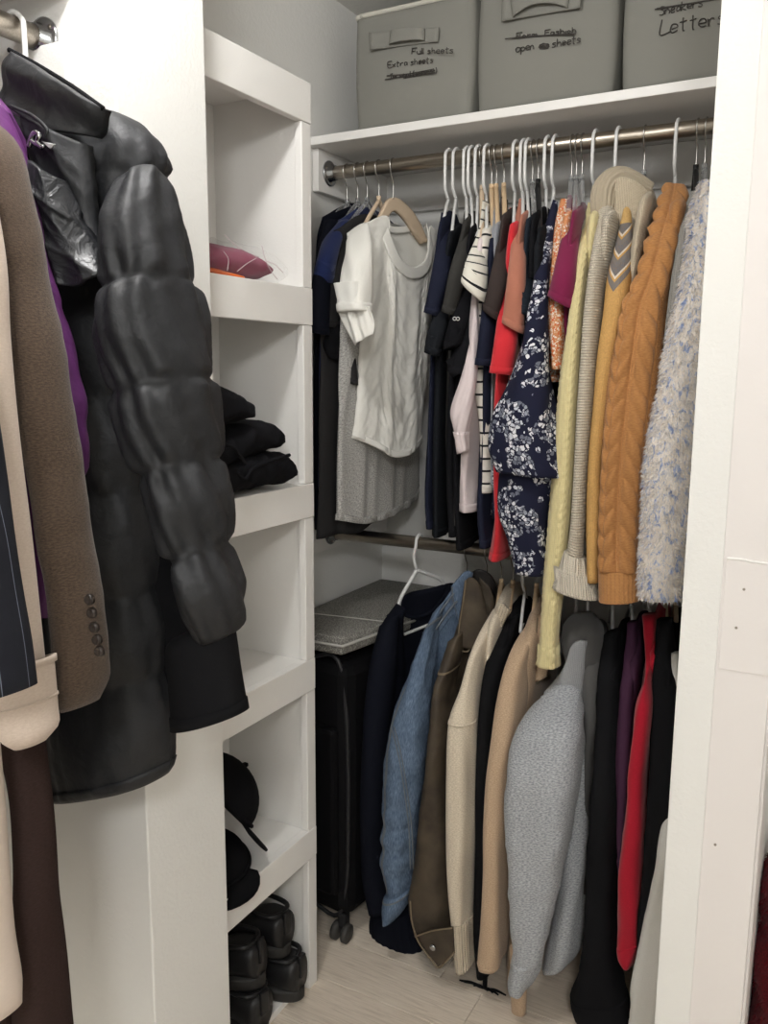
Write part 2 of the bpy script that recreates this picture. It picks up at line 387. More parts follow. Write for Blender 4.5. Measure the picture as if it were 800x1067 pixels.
def band(name, mat, parent, LO, v0, v1, off=.002, ribw=0, ribh=.002, label=None, t0=0., t1=1.):
    """strip lying on a loft between two lengths (hem, cuff, seam); closed edge lips. t0..t1 = part of the girth"""
    s = LO['s']; L = s[-1]; v0 = v0 if v0 >= 0 else L+v0; v1 = v1 if v1 > 0 else L+v1
    m_ = max(2, int((v1-v0)/.006)); q = np.linspace(v0, v1, m_+1); W = LO['W']; n = W-1
    j0, j1 = int(round(t0*n)), int(round(t1*n)); cols = np.arange(j0, j1+1)
    f = 1 if not ribw else 4
    cc = np.linspace(j0, j1, (len(cols)-1)*f+1)
    def samp(A):
        i = np.clip(np.searchsorted(s, q, 'right')-1, 0, len(s)-2); t = ((q-s[i])/(s[i+1]-s[i]))
        sh = (slice(None),)+(None,)*(A.ndim-1); B = A[i]*(1-t[sh])+A[i+1]*t[sh]
        k = np.minimum(cc.astype(int), W-2); tt = cc-k; sh2 = (None, slice(None))+(None,)*(A.ndim-2)
        return B[:, k]*(1-tt[sh2])+B[:, k+1]*tt[sh2]
    P, N, U = samp(LO['P']), samp(LO['N']), samp(LO['U'])
    O = np.full(U.shape, off)
    if ribw: O = O+ribh*np.abs(np.cos(PI*U/ribw))
    P1 = P+N*O[:, :, None]; top = P[:1]-N[:1]*.001; bot = P[-1:]-N[-1:]*.002
    A = np.concatenate([top, P1, bot]); w2 = A.shape[1]
    vq = np.r_[v0, q, v1]; uv = np.stack([np.concatenate([U[:1], U, U[-1:]]), np.repeat(vq[:, None], w2, 1)], 2).reshape(-1, 2)
    Fc = [(i*w2+j, i*w2+j+1, (i+1)*w2+j+1, (i+1)*w2+j) for i in range(len(A)-1) for j in range(w2-1)]
    return mk(name, A.reshape(-1, 3), Fc, mat, parent, True, uv, label)
def resamp(pts, n, sm=True):
    P = np.asarray(pts, float)
    if sm and len(P) > 2: P = smoothpath(P, 8)
    d = np.r_[0, np.cumsum(np.linalg.norm(np.diff(P, axis=0), axis=1))]; t = np.linspace(0, d[-1], n)
    return np.stack([np.interp(t, d, P[:, k]) for k in range(P.shape[1])], 1)
def panel(name, mat, parent, top, right, bottom, left, plane, bulge=.02, th=.004, disp=None, nu=40, nv=40, depth=None, sm=True, label=None, bexp=.5):
    """cloth sheet with thickness. Outline curves: top and bottom run left to right, left and right run downwards"""
    t, b, l, r = resamp(top, nu+1, sm), resamp(bottom, nu+1, sm), resamp(left, nv+1, sm), resamp(right, nv+1, sm)
    u = np.linspace(0, 1, nu+1)[None, :, None]; v = np.linspace(0, 1, nv+1)[:, None, None]
    Q = (1-v)*t[None]+v*b[None]+(1-u)*l[:, None]+u*r[:, None]-((1-u)*(1-v)*t[0]+u*(1-v)*t[-1]+(1-u)*v*b[0]+u*v*b[-1])
    X, Y, a = plane; n = np.array([-math.sin(a), math.cos(a), 0]); p0 = np.array([X, Y, 0])
    D = _rt*((Q[..., 0:1]-400)/F)-_up*((Q[..., 1:2]-533.5)/F)+_fw
    k = ((p0-CP)@n)/(D@n); P = CP+D*k[..., None]
    fr = n if (CP-p0)@n > 0 else -n
    U = np.c_[np.zeros(nv+1), np.cumsum(np.linalg.norm(np.diff(P, axis=1), axis=2), 1)]; U = U-U[:, -1:]/2
    Vv = np.concatenate([np.zeros((1, nu+1)), np.cumsum(np.linalg.norm(np.diff(P, axis=0), axis=2), 0)])
    uu, vv = u[..., 0]+0*v[..., 0], v[..., 0]+0*u[..., 0]
    off = bulge*(4*uu*(1-uu))**bexp
    if depth is not None: off = off+depth(uu, vv)
    if disp is not None: off = off+disp(U, Vv)
    Fr = P+fr*off[..., None]; Bk = Fr-fr*th
    W = nu+1; V = np.concatenate([Fr.reshape(-1, 3), Bk.reshape(-1, 3)]); o_ = (nv+1)*W
    uv = np.stack([U, Vv], 2).reshape(-1, 2); uv = np.concatenate([uv, uv])
    q = [(i*W+j, (i+1)*W+j, (i+1)*W+j+1, i*W+j+1) for i in range(nv) for j in range(nu)]
    Fc = q+[tuple(x+o_ for x in f[::-1]) for f in q]
    e = [i for i in range(W)]+[i*W+nu for i in range(1, nv+1)]+[nv*W+j for j in range(nu-1, -1, -1)]+[i*W for i in range(nv-1, 0, -1)]
    Fc += [(e[i], e[(i+1) % len(e)], e[(i+1) % len(e)]+o_, e[i]+o_) for i in range(len(e))]
    ob = mk(name, V, Fc, mat, parent, True, uv, label)
    return dict(o=ob, P=Fr, fr=fr)
def edge_tube(name, mat, parent, pts, plane, r=.003, lift=.004, label=None, n=6):
    P = np.array([px(x, y, plane) for x, y in pts]); X, Y, a = plane; nn = np.array([-math.sin(a), math.cos(a), 0])
    if (CP-np.array([X, Y, 0]))@nn < 0: nn = -nn
    return tube(name, P+nn*lift, r, mat, parent, n=n, label=label)
def gbody(parent, mat, X, ztop, zbot, yc=None, half=.205, t=.022, seed=1, amp=.006, name='body', drop=.085, skew=0., hemmed=True, n=40, rod_y=None):
    """shirt body hanging across the rod: shoulders slope from the neck, then fall to the hem"""
    yc = RODY if yc is None else yc; R = []
    for f, hw, tt in ((0, .05, .5), (.25, .10, .8), (.7, .17, 1), (1, .195, 1.05)):
        R.append((ztop-drop*f, hw/.195*half, tt*t))
    L = ztop-drop-zbot
    for f, hw in ((.06, 1.03), (.2, 1.0), (.5, 1.02), (.8, 1.05), (1, 1.06)): R.append((ztop-drop-L*f, hw*half, t*(1+.35*f)))
    rows = [((X+skew*(ztop-z), yc-h_, z), (X+skew*(ztop-z), yc+h_, z), tt) for z, h_, tt in R]
    LO = loft3(name, mat, parent, rows, n=n, step=.022, disp=folds(seed, amp, 70, .3), sq=2.4)
    if hemmed: band('hem', mat, parent, LO, -.022, 0, .0012)
    return LO
# ---------------------------------------------------------------- hangers
WPL = plain('white_plastic', s2l(226, 226, 224), .35, .5); WIRE = plain('hook_wire', s2l(190, 188, 184), .25, .5, 1)
WOODH = plain('beech_hanger', s2l(214, 186, 150), .5); VELV = plain('beige_hanger', s2l(214, 192, 166), .6, .3); BLKP = plain('black_plastic', s2l(26, 26, 28), .45)
CLR = NT('clear_plastic', .08, .5); CLR.b.inputs['Transmission Weight'].default_value = .85; CLR.b.inputs['IOR'].default_value = 1.3; CLR = CLR.fin((.93, .94, .95))
def hanger(kind, X, z, label, yc=None, group='hangers on the closet rods', half=.195, yaw=0., drop=None, axis='Y', bar=True, tip=None):
    """kinds: tube (white plastic), wire hooks with velvet / wood / clear / black shoulders"""
    yc = RODY if yc is None else yc
    t = thing('clothes_hanger', label, 'hanger', (X, yc, z) if axis == 'Y' else (yc, X, z), group)
    def W(pts):
        out = []
        for s_, h in pts: out.append((X+s_*math.sin(yaw), yc+s_*math.cos(yaw), z+h) if axis == 'Y' else (yc+s_*math.cos(yaw), X+s_*math.sin(yaw), z+h))
        return out
    g = .0175
    def arms(d, r, M):
        N = np.array([X, yc, z-d]); T1 = N+(np.array(tip)-N)*.92; T2 = np.array([2*X-T1[0], 2*yc-T1[1], T1[2]])
        for T in (T1, T2): tube('arm', [N, N+(T-N)*.5+np.array([0, 0, .006]), N+(T-N)*.93, T+np.array([0, 0, -.006])], r, M, t, n=8)
        return T1, T2
    if kind == 'tube' and tip is not None:
        r = .0042; d = drop or .1
        tube('hook', W([(g+.003, -.006), (g+.001, .011), (0, g+r+.001), (-g-.003, .010), (-g-.006, -.008), (-g-.005, -d*.68), (-.014, -d*.86), (0, -d)]), r, WPL, t, n=8)
        T1, T2 = arms(d, r, WPL); tube('bar', [T1+np.array([0, 0, -.006]), (T1+T2)/2+np.array([0, 0, -.01]), T2+np.array([0, 0, -.006])], r*.8, WPL, t, n=6)
    elif tip is not None:
        M = {'velvet': VELV, 'wood': WOODH, 'clear': CLR, 'black': BLKP}[kind]; r = .0017; d = drop or .085
        tube('hook', W([(g+.0005, -.012), (g+.001, .008), (0, g+r+.0005), (-g-.002, .008), (-g-.001, -.012), (-.006, -.033), (0, -.045), (0, -d)]), r, WIRE, t, n=6)
        tube('neck', W([(0, -d+.012), (0, -d-.006)]), .0062, M, t, n=8); arms(d, .006, M)
    elif kind == 'tube':
        r = .0042; d = drop or .115
        tube('hook', W([(g+.003, -.006), (g+.001, .011), (0, g+r+.001), (-g-.003, .010), (-g-.006, -.008), (-g-.005, -d*.62), (-.012, -d*.82), (0, -d)]), r, WPL, t, n=8)
        tube('arm', W([(0, -d), (-half*.5, -d-.037), (-half*.92, -d-.072), (-half, -d-.082)]), r, WPL, t, n=8); tube('arm', W([(0, -d), (half*.5, -d-.037), (half*.92, -d-.072), (half, -d-.082)]), r, WPL, t, n=8)
        if bar: tube('bar', W([(-half, -d-.082), (0, -d-.086), (half, -d-.082)]), r*.8, WPL, t, n=6)
    else:
        M = {'velvet': VELV, 'wood': WOODH, 'clear': CLR, 'black': BLKP}[kind]; r = .0017; d = drop or .075
        tube('hook', W([(g+.0005, -.012), (g+.001, .008), (0, g+r+.0005), (-g-.002, .008), (-g-.001, -.012), (-.006, -.033), (0, -.045), (0, -d)]), r, WIRE, t, n=6)
        rr = .007
        tube('neck', W([(0, -d+.008), (0, -d-.016)]), rr*.9, M, t, n=8)
        for sg in (-1, 1): tube('arm', W([(0, -d-.012), (sg*half*.35, -d-.024), (sg*half*.75, -d-.055), (sg*half, -d-.085)]), [rr, rr, rr*.9, rr*.6], M, t, n=8)
    return t
# ---------------------------------------------------------------- patterned cloth
def stripemat(name, base, dark, period=.03, width=.17, phase=0.):
    t = NT(name, .92, .2); v = t.n('SeparateXYZ', Vector=t.tc.outputs['UV']).outputs[1]
    wv = t.math('ADD', v, t.math('MULTIPLY', t.noise(30, 1).outputs[0], .003))
    f = t.math('FRACT', t.math('ADD', t.math('DIVIDE', wv, period), phase))
    col = t.mix(t.math('LESS_THAN', f, width), base, dark); t.b.inputs['Sheen Weight'].default_value = .15
    return t.fin(col, t.bump(t.noise(900, 1, t.tc.outputs['UV']).outputs[0], .2, .0008))
def floralmat(name, base, petals, scale=1., dens=.56, seed=0.):
    t = NT(name, .85, .2); uv = t.map(t.tc.outputs['UV'], (scale,)*3, (seed, seed*.7, 0))
    wob = t.n('VectorMath', _operation='ADD', i0=uv, i1=t.n('VectorMath', _operation='SCALE', i0=t.noise(60, 2, uv).outputs[1], Scale=.016).outputs[0]).outputs[0]
    clus = t.n('TexVoronoi', Scale=14., Vector=wob); cm = t.math('LESS_THAN', clus.outputs['Distance'], dens)
    pet = t.n('TexVoronoi', Scale=105., Vector=wob); pm = t.math('LESS_THAN', pet.outputs['Distance'], .56)
    ed = t.n('TexVoronoi', Scale=105., Vector=wob, _feature='DISTANCE_TO_EDGE'); em = t.math('GREATER_THAN', ed.outputs['Distance'], .06)
    keep = t.math('GREATER_THAN', t.n('SeparateColor', Color=pet.outputs['Color']).outputs[0], .12)
    big = t.n('TexVoronoi', Scale=42., Vector=wob); bm = t.math('LESS_THAN', big.outputs['Distance'], .32)
    be = t.math('GREATER_THAN', t.n('SeparateColor', Color=big.outputs['Color']).outputs[1], .55)
    f = t.math('MAXIMUM', t.math('MULTIPLY', t.math('MULTIPLY', cm, pm), t.math('MULTIPLY', keep, em)), t.math('MULTIPLY', t.math('MULTIPLY', bm, be), em))
    pc = t.ramp(t.n('SeparateColor', Color=pet.outputs['Color']).outputs[2], [(i/(len(petals)-.0), c) for i, c in enumerate(petals)], 'CONSTANT')
    return t.fin(t.mix(f, base, pc), t.bump(t.noise(500, 1, t.tc.outputs['UV']).outputs[0], .15, .0008))
def mottled(name, cols, scale=40, stretch=.5, rough=.95):
    t = NT(name, rough, .1); v = t.map(t.tc.outputs['UV'], (1, stretch, 1))
    n1 = t.noise(scale, 3, v, .7, .8).outputs[0]
    return t.fin(t.ramp(n1, [(.36+.3*i/(len(cols)-1), c) for i, c in enumerate(cols)]), t.bump(t.noise(250, 2, v).outputs[0], .5, .003))
def leafmat(name):
    t = NT(name, .95, .1); sx = t.n('SeparateXYZ', Vector=t.tc.outputs['UV']); u, v = sx.outputs[0], sx.outputs[1]
    d = t.math('ADD', v, t.math('MULTIPLY', t.math('ABSOLUTE', u), 1.5)); f = t.math('FRACT', t.math('DIVIDE', d, .058))
    col = t.ramp(f, [(0, s2l(112, 112, 116)), (.42, s2l(222, 212, 196)), (.55, s2l(205, 160, 96)), (.68, s2l(120, 118, 118))], 'CONSTANT')
    lo = t.math('GREATER_THAN', d, .235); hi = t.math('LESS_THAN', v, .05)
    col = t.mix(lo, t.mix(hi, col, s2l(206, 170, 112)), s2l(206, 162, 100))
    hgt = t.math('ABSOLUTE', t.math('SINE', t.math('MULTIPLY', u, PI/.004)))
    return t.fin(t.mix(t.ramp(t.noise(300, 2).outputs[0], [(.35, 0), (.7, .35)]), col, s2l(150, 118, 78)), t.bump(hgt, .25, .002))
def cable(uc, hw, p, A=.006, ph=0.):
    def f(U, V):
        o = np.zeros_like(U); r = hw*.72
        for k in (0, 1, 2):
            a = 2*PI*V/p+ph+k*2*PI/3; x = uc+hw*.62*np.sin(a); q = np.clip(1-((U-x)/(r*.62))**2, 0, 1)
            o = np.maximum(o, A*np.sqrt(q)*(.78+.32*np.cos(2*a)))
        return o
    return f
def stitches(w=.0055, h=.006, A=.0011, lo=-1, hi=1):
    def f(U, V):
        k = (U > lo) & (U < hi)
        return k*A*(np.abs(np.cos(PI*U/w))*.7+.5*np.cos(2*PI*V/h+2*np.cos(2*PI*U/w)))
    return f
# ---------------------------------------------------------------- upper rail
def hookx(p): return float(px(p, 172-(p-340)*.1216, pl(RODY))[0])
G1 = 'clothes on the upper rod'; GH = 'hangers on the upper rod'
NAVY, NAVY2 = fab('navy_jersey', s2l(34, 37, 53)), fab('deep_navy_jersey', s2l(24, 26, 36))
ROYAL = fab('royal_blue_jersey', s2l(38, 50, 96)); CHAR = fab('charcoal_jersey', s2l(52, 51, 52)); BLACK = fab('black_jersey', s2l(24, 24, 27)); BLACK2 = fab('faded_black_jersey', s2l(30, 32, 36))
HEATH = fab('grey_heather_jersey', s2l(208, 206, 201), s2l(128, 127, 124), 170, .9); WHT = fab('white_cotton', s2l(238, 236, 229), s2l(222, 220, 212), 260, .3, bump=.3, big=.25)
SLATE = fab('slate_charcoal_jersey', s2l(60, 59, 57)); PINK = fab('pale_pink_linen', s2l(226, 212, 212), None, 200, .12, big=.3)
BRNCH = fab('brown_black_jersey', s2l(62, 54, 52)); RED = fab('coral_red_jersey', s2l(206, 48, 56), None, 200, .1); TERRA = fab('terracotta_jersey', s2l(172, 112, 92), None, 200, .15)
DSLATE = fab('dark_slate_jersey', s2l(38, 44, 52)); BURG = fab('burgundy_jersey', s2l(122, 32, 70)); PGREY = fab('pale_grey_jersey', s2l(150, 152, 158))
STRIPE = stripemat('striped_jersey', s2l(226, 222, 210), s2l(22, 22, 26)); STRIPE2 = stripemat('striped_jersey_body', s2l(222, 216, 206), s2l(24, 24, 28), .031, .17, .3)
FLOR = floralmat('navy_floral_print', s2l(27, 29, 50), [s2l(200, 203, 210), s2l(150, 154, 164), s2l(222, 222, 226), s2l(110, 114, 126)])
ORAN = floralmat('orange_floral_print', s2l(206, 140, 96), [s2l(232, 214, 196), s2l(222, 190, 160), s2l(212, 96, 58), s2l(236, 226, 214)], 2.1, .75, 3.)
def fbody(g, mat, pts, Yf, w=None, t=.014, seed=1, amp=.004, hem=True, k=60, name='body', step=.02, neck=True, X=None):
    rows = []; X = g.location.x if X is None else X
    P = [px(x, y, pl(Yf)) for x, y in pts]; C = np.array([X, RODY, 0])
    def back(p): return np.array([p[0]+np.clip(2*(X-P[0][0]), -.06, .06), 2*RODY-p[1], p[2]])
    if neck:
        zn = P[0][2]+.045; B0 = back(P[0]); c = (P[0]+B0)/2; c[2] = zn; d = (B0-P[0])/2
        rows += [(c-d*.3, c+d*.3, t*.55), (c-d*.62-np.array([0, 0, .018]), c+d*.62-np.array([0, 0, .018]), t*.8)]
    for i, p in enumerate(P): rows.append((p, back(p), t*(1+.25*i/len(P))))
    LO = loft3(name, mat, g, rows, n=32, step=step, disp=folds(seed, amp, k, .3), sq=2.3)
    if hem: band('hem', mat, g, LO, -.02, 0, .0012)
    return LO
def ssleeve(g, mat, rows, Y0, Y1, t=.024, seed=1, amp=.003, hem=.016, n=28):
    """short sleeve: rows of photo pixels, from the shoulder (depth Y0) down to the opening (depth Y1)"""
    k = len(rows); R = [tuple(r[:4])+(r[4] if len(r) > 4 else t*(.6+.4*min(1, i/1.5)), Y0+(Y1-Y0)*min(1, i/max(1, k-2))) for i, r in enumerate(rows)]
    LO = loft('sleeve', mat, g, R, pl(Y1), n=n, disp=folds(seed+50, amp, 70, .1), hem=.045)
    if hem: band('sleeve_hem', mat, g, LO, -hem, 0, .001)
    return LO
def TIP(pts, Yf):
    p = px(*pts[0], pl(Yf)); return p+np.array([0, .012, -.004])
def tee(name, label, mat, hp, hk, hlabel, sl, body, Ys=(2.03, 1.92), Yb=1.93, seed=1, w=.36, cat='t-shirt', t=.024, bt=.014, far=True, drop=None):
    X = hookx(hp); g = thing(name, label, cat, (X, RODY, 1.95), G1)
    if body: fbody(g, mat, body, Yb, w, bt, seed)
    if sl: ssleeve(g, mat, sl, Ys[0], Ys[1], t, seed)
    if far and sl:  # the far sleeve, behind the body
        Yr = 2*RODY-Yb; P = px(*body[0], pl(Yb)) if body else px(sl[1][0], sl[1][1], pl(Yb)); xx = P[0]; z = P[2]
        loft3('sleeve', mat, g, [((xx-.006, Yr-.05, z+.01), (xx+.006, Yr-.02, z+.01), .02), ((xx-.03, Yr, z-.06), (xx+.03, Yr+.01, z-.06), .035), ((xx-.04, Yr+.04, z-.17), (xx+.04, Yr+.05, z-.17), .045)], n=20, step=.03)
    if hk: hanger(hk, X, RODZ, hlabel, group=GH, drop=drop, tip=TIP(body, Yb))
    return g
# --- five shirts by the side wall, hung on thin wire hooks
def flat_tee(label, mat, X, top, right, bottom, left, sl, hlabel, seed, hk='velvet', bulge=.02, amp=.004):
    g = thing('t_shirt', label, 't-shirt', (X, RODY, 1.95), G1); P = (X, RODY, A90)
    xm = 400+F*math.tan(YAW-math.atan2(-X, 2.37)); xl = min(q[0] for q in left); xr = max(q[0] for q in right); kk = min(1, (xm-xl)/(xr-xl))
    top, right, bottom, left = ([(xl+(x-xl)*kk, y) for x, y in L_] for L_ in (top, right, bottom, left)); right, left = list(right), list(left)
    panel('front', mat, g, top, right, bottom, left, P, bulge, .003, add(folds(seed, amp, 75, .25), creases(seed, .0015)), 40, 50)
    panel('back', mat, g, [(top[0][0], top[0][1]), ((top[0][0]+top[-1][0])/2, min(top[0][1], top[-1][1])-14), (top[-1][0], top[-1][1])], right, bottom, left, (X-.014, RODY, A90), -.006, .003, folds(seed+9, amp*.6, 70, .25), 24, 30)
    if sl: ssleeve(g, mat, sl[0], sl[1], sl[2], .03, seed)
    hanger(hk, X, RODZ, hlabel, group=GH, drop=.085, tip=px(top[0][0]+6, top[0][1]+8, (X-.007, RODY, A90)))
    return g
flat_tee('dark navy t-shirt closest to the side wall', NAVY2, -1.262, [(340, 226), (372, 216), (400, 222), (440, 245)], [(440, 245), (436, 400), (432, 520)], [(329, 552), (380, 552), (432, 520)], [(340, 226), (331, 262), (328, 400), (329, 552)],
         ([(338, 232, 352, 228), (330, 262, 346, 260), (325, 300, 344, 302), (322, 345, 343, 350)], 1.96, 1.84), 'wire hook hanger inside the dark navy t-shirt by the wall', 11, 'clear')
flat_tee('royal blue t-shirt second from the side wall', ROYAL, -1.228, [(352, 232), (380, 217), (405, 222), (444, 245)], [(444, 245), (440, 400), (436, 520)], [(333, 550), (380, 548), (436, 520)], [(352, 232), (340, 262), (335, 400), (333, 550)],
         ([(352, 234, 364, 228), (338, 250, 356, 247), (331, 272, 350, 272), (327, 288, 347, 296)], 1.98, 1.86), 'wire hook hanger inside the royal blue t-shirt', 12, 'clear')
flat_tee('charcoal t-shirt with long black hem behind the grey one', CHAR, -1.198, [(352, 240), (378, 224), (410, 230), (448, 250)], [(448, 250), (443, 400), (425, 522)], [(331, 562), (352, 556), (378, 553), (425, 522)], [(352, 240), (340, 290), (335, 400), (333, 500), (331, 562)],
         ([(353, 238, 366, 231), (343, 262, 362, 258), (338, 300, 357, 298), (334, 340, 353, 342)], 2.0, 1.89), 'wire hook hanger inside the charcoal t-shirt', 13, 'clear')
g = flat_tee('grey heather t-shirt with stitched hem under the white one', HEATH, -1.162, [(364, 248), (380, 232), (412, 236), (440, 254)], [(440, 254), (439, 330), (438, 420), (437, 512)], [(351, 541), (376, 544), (402, 536), (424, 524), (437, 512)], [(364, 248), (358, 300), (355, 380), (352, 460), (351, 541)],
         None, 'beige hanger behind the white t-shirt', 14, amp=.005)
P4 = (-1.162, RODY, A90)
panel('hem', HEATH, g, [(351, 535), (376, 538), (402, 530), (424, 518), (437, 505)], [(437, 505), (437, 512)], [(350.5, 542), (376, 545), (402, 537), (424, 525), (437, 512)], [(351, 535), (350.5, 542)], P4, .022, .003, folds(14, .005, 75, .001), 40, 4)
CHS = ssleeve(g, CHAR, [(356, 352, 366, 350), (355, 362, 369, 362), (357, 378, 371, 384), (362, 396, 372, 402)], 1.96, 1.93, .02, 5)
g3 = bpy.data.objects['t_shirt.002']
ssleeve(g3, BLACK, [(338, 338, 354, 338), (335, 350, 355, 350), (337, 362, 354, 366), (343, 372, 353, 376)], 1.9, 1.88, .03, 6)
# --- white t-shirt facing the room
XW = -1.118; g = thing('t_shirt', 'white cotton t-shirt with scoop neck on a beige hanger', 't-shirt', (XW, RODY, 1.98), G1); PW = (XW, RODY, 1.36)
NECK = [(395, 226), (396.5, 246), (400, 264), (408, 279), (420, 285), (432, 278), (439, 260), (442, 236)]
wf = add(folds(21, .006, 62, .12), creases(22, .004, 90), creases(29, .002, 190))
panel('front', WHT, g, [(362, 243), (374, 234)]+NECK+[(457, 252)], [(457, 252), (452, 290), (446, 340), (442, 410), (438, 458)], [(366, 455), (382, 464), (400, 474.5), (419, 471), (438, 458)], [(362, 243), (368, 290), (374, 335), (373, 372), (371, 410), (366, 455)], PW, .035, .003, wf, 80, 90)
panel('hem', WHT, g, [(367, 449), (382, 458), (400, 468.5), (419, 465), (438.5, 452)], [(438.5, 452), (438, 459)], [(365.5, 456), (382, 465), (400, 475.5), (419, 472), (438, 459)], [(367, 449), (365.5, 456)], PW, .038, .003, folds(21, .005, 62, .001), 60, 4)
panel('back', WHT, g, [(362, 243), (380, 232), (399, 233), (410, 237), (426, 236), (438, 232), (457, 252)], [(457, 252), (446, 340), (438, 452)], [(368, 450), (400, 466), (438, 452)], [(362, 243), (374, 335), (368, 450)], (XW-.02, RODY, 1.36), -.004, .003, folds(23, .003, 60, .2), 30, 40)
panel('neckband', WHT, g, [(388.5, 229)]+[(395, 226), (397, 244), (402, 262), (409, 274), (420, 279), (431, 273), (437, 257), (440, 234)]+[(442, 236)], [(442, 236), (443.5, 237)], [(388, 230), (391, 250), (396, 270), (406, 285), (420, 292), (434, 285), (441.5, 265), (443.5, 237)], [(388.5, 229), (388, 230)], PW, .041, .004, None, 60, 6)
panel('back_neckband', WHT, g, [(399, 231), (410, 236), (426, 235), (438, 230)], [(438, 230), (438, 236)], [(399, 238), (410, 243), (426, 242), (438, 236)], [(399, 231), (399, 238)], (XW-.016, RODY, 1.36), 0, .003, None, 24, 4)
LO = loft('sleeve', WHT, g, [(364, 243, 384, 232, .012, 1.93), (358, 266, 388, 262, .024, 1.86), (354, 296, 388, 294, .032, 1.83), (351, 320, 387, 318, .036, 1.815), (352, 326, 388, 324, .036, 1.815)], pl(1.83), n=44, step=.008, disp=add(folds(25, .005, 75, .05), creases(26, .002)), hem=.07)
band('sleeve_hem', WHT, g, LO, -.02, 0, .0015)
panel('sleeve_opening', WHT, g, [(352, 325), (362, 322), (375, 320), (386, 319)], [(386, 319), (389, 334), (388, 348)], [(369, 360), (378, 354), (388, 348)], [(352, 325), (359, 342), (369, 360)], pl(1.80), .004, .004, add(folds(27, .006, 170, .001), creases(28, .003, 90)), 30, 24, label='crumpled open sleeve end')
LO = loft3('sleeve', WHT, g, [((XW-.02, 2.27, 1.925), (XW+.02, 2.29, 1.925), .015), ((XW-.04, 2.31, 1.84), (XW+.02, 2.33, 1.84), .03), ((XW-.05, 2.34, 1.74), (XW+.02, 2.35, 1.74), .03)], n=20)
h = thing('clothes_hanger', 'beige hanger showing through the neck of the white t-shirt', 'hanger', (XW, RODY, RODZ), GH); gg = .0165
tube('hook', [(XW, RODY+gg, RODZ-.012), (XW, RODY+gg, RODZ+.008), (XW, RODY, RODZ+gg+.002), (XW, RODY-gg-.002, RODZ+.008), (XW, RODY-gg, RODZ-.014), (XW, RODY-.006, RODZ-.035), (XW, RODY, RODZ-.05), (XW, RODY, RODZ-.085)], .0017, WIRE, h, n=6)
panel('shoulder_bar', VELV, h, [(396, 226), (402, 212), (408, 206), (416, 208), (428, 219), (437, 233), (446, 252)], [(446, 252), (440, 254)], [(399, 236), (404, 226), (409, 220), (415, 222), (424, 232), (432, 244), (440, 254)], [(396, 226), (399, 236)], (XW-.006, RODY, 1.36), .004, .012, None, 40, 6, label='beige flocked shoulder bar')
# --- crowded shirts in the middle of the rod
tee('t_shirt', 'navy t-shirt hanging next to the white one', NAVY, 468, 'tube', 'white tubular hanger of the navy t-shirt next to the white one', [(460, 221, 466, 224), (456, 250, 470, 252), (449, 290, 467, 294), (442, 325, 457, 330)], [(459, 232), (452, 300), (449, 380), (446, 460), (445, 526), (447, 552)], Yb=1.95, seed=31)
tee('t_shirt', 'black t-shirt with limp rolled sleeve after the navy one', BLACK2, 476, 'tube', 'white tubular hanger of the black t-shirt with rolled sleeve', [(466, 234, 474, 236), (460, 280, 474, 282), (453, 320, 468, 324), (444, 350, 463, 352), (442, 366, 458, 372)], [(468, 245), (459, 320), (456, 400), (454, 480), (453, 561)], Yb=1.945, Ys=(2.02, 1.912), seed=32)
tee('t_shirt', 'slate grey t-shirt with stitched sleeve hem among the dark shirts', SLATE, 487, 'tube', 'white tubular hanger of the slate grey t-shirt', [(484, 220, 491, 224), (479, 248, 492, 250), (468, 284, 484, 288), (459.5, 323, 473, 329)], [(484, 232), (470, 310), (467, 390), (467, 470), (474, 548)], Yb=1.94, Ys=(2.02, 1.905), seed=33)
g = tee('t_shirt', 'black t-shirt with a small white mark on the sleeve', BLACK, 492, 'tube', 'white tubular hanger of the black t-shirt with the white mark', [(488, 230, 496, 232), (483, 262, 498, 264), (474, 312, 493, 316), (463, 352, 481, 358), (462, 366, 478, 361)], [(490, 240), (478, 320), (470, 390), (468, 470), (470, 560)], Yb=1.935, Ys=(2.02, 1.898), seed=34)
ring = [(px(473.5+1.7*math.cos(a), 332+1.7*math.sin(a), pl(1.868))) for a in np.linspace(0, 6.28, 9)]; ring2 = [q+np.array([.0085, 0, -.0005]) for q in ring]
V1, F1 = tubemesh(ring, .0009, 5, 3); V2, F2 = tubemesh(ring2, .0009, 5, 3); V, Fq = join([(V1, F1), (V2, F2)]); mk('sleeve_mark', V, Fq, WPL, g, label='small white embroidered rings')
tee('t_shirt', 'plain black t-shirt with low sleeve beside the pink blouse', BLACK, 499, 'tube', 'white tubular hanger of the plain black t-shirt', [(494, 236, 500, 238), (490, 290, 503, 292), (482, 345, 497, 350), (466, 386, 488, 384), (474, 394, 486, 388)], [(494, 250), (486, 330), (476, 400), (474, 480), (478, 574)], Yb=1.93, Ys=(2.02, 1.90), seed=35)
# pale pink blouse with ruffled sleeve
X = hookx(503); g = thing('blouse', 'pale pink blouse with a ruffled sleeve among the dark shirts', 'blouse', (X, RODY, 1.9), G1)
fbody(g, PINK, [(500, 250), (494, 312), (490, 380), (486, 450), (484, 500), (483, 535)], 1.905, .33, .02, 36, .005)
LO = loft('sleeve', PINK, g, [(496, 285, 501, 285, .012, 1.93), (490, 350, 499, 350, .016, 1.9), (482, 392, 496, 396, .02, 1.885), (471, 428, 492, 430, .024, 1.88), (474, 455, 487, 455, .02, 1.88), (478, 473, 487, 470, .015, 1.88)], pl(1.89), n=36, step=.008, disp=folds(37, .004, 160, .1))
band('ruffle', PINK, g, LO, -.05, 0, .001, .012, .003)
hanger('velvet', X, RODZ, 'thin wire hanger of the pale pink blouse', group=GH, tip=TIP([(500, 250)], 1.905))
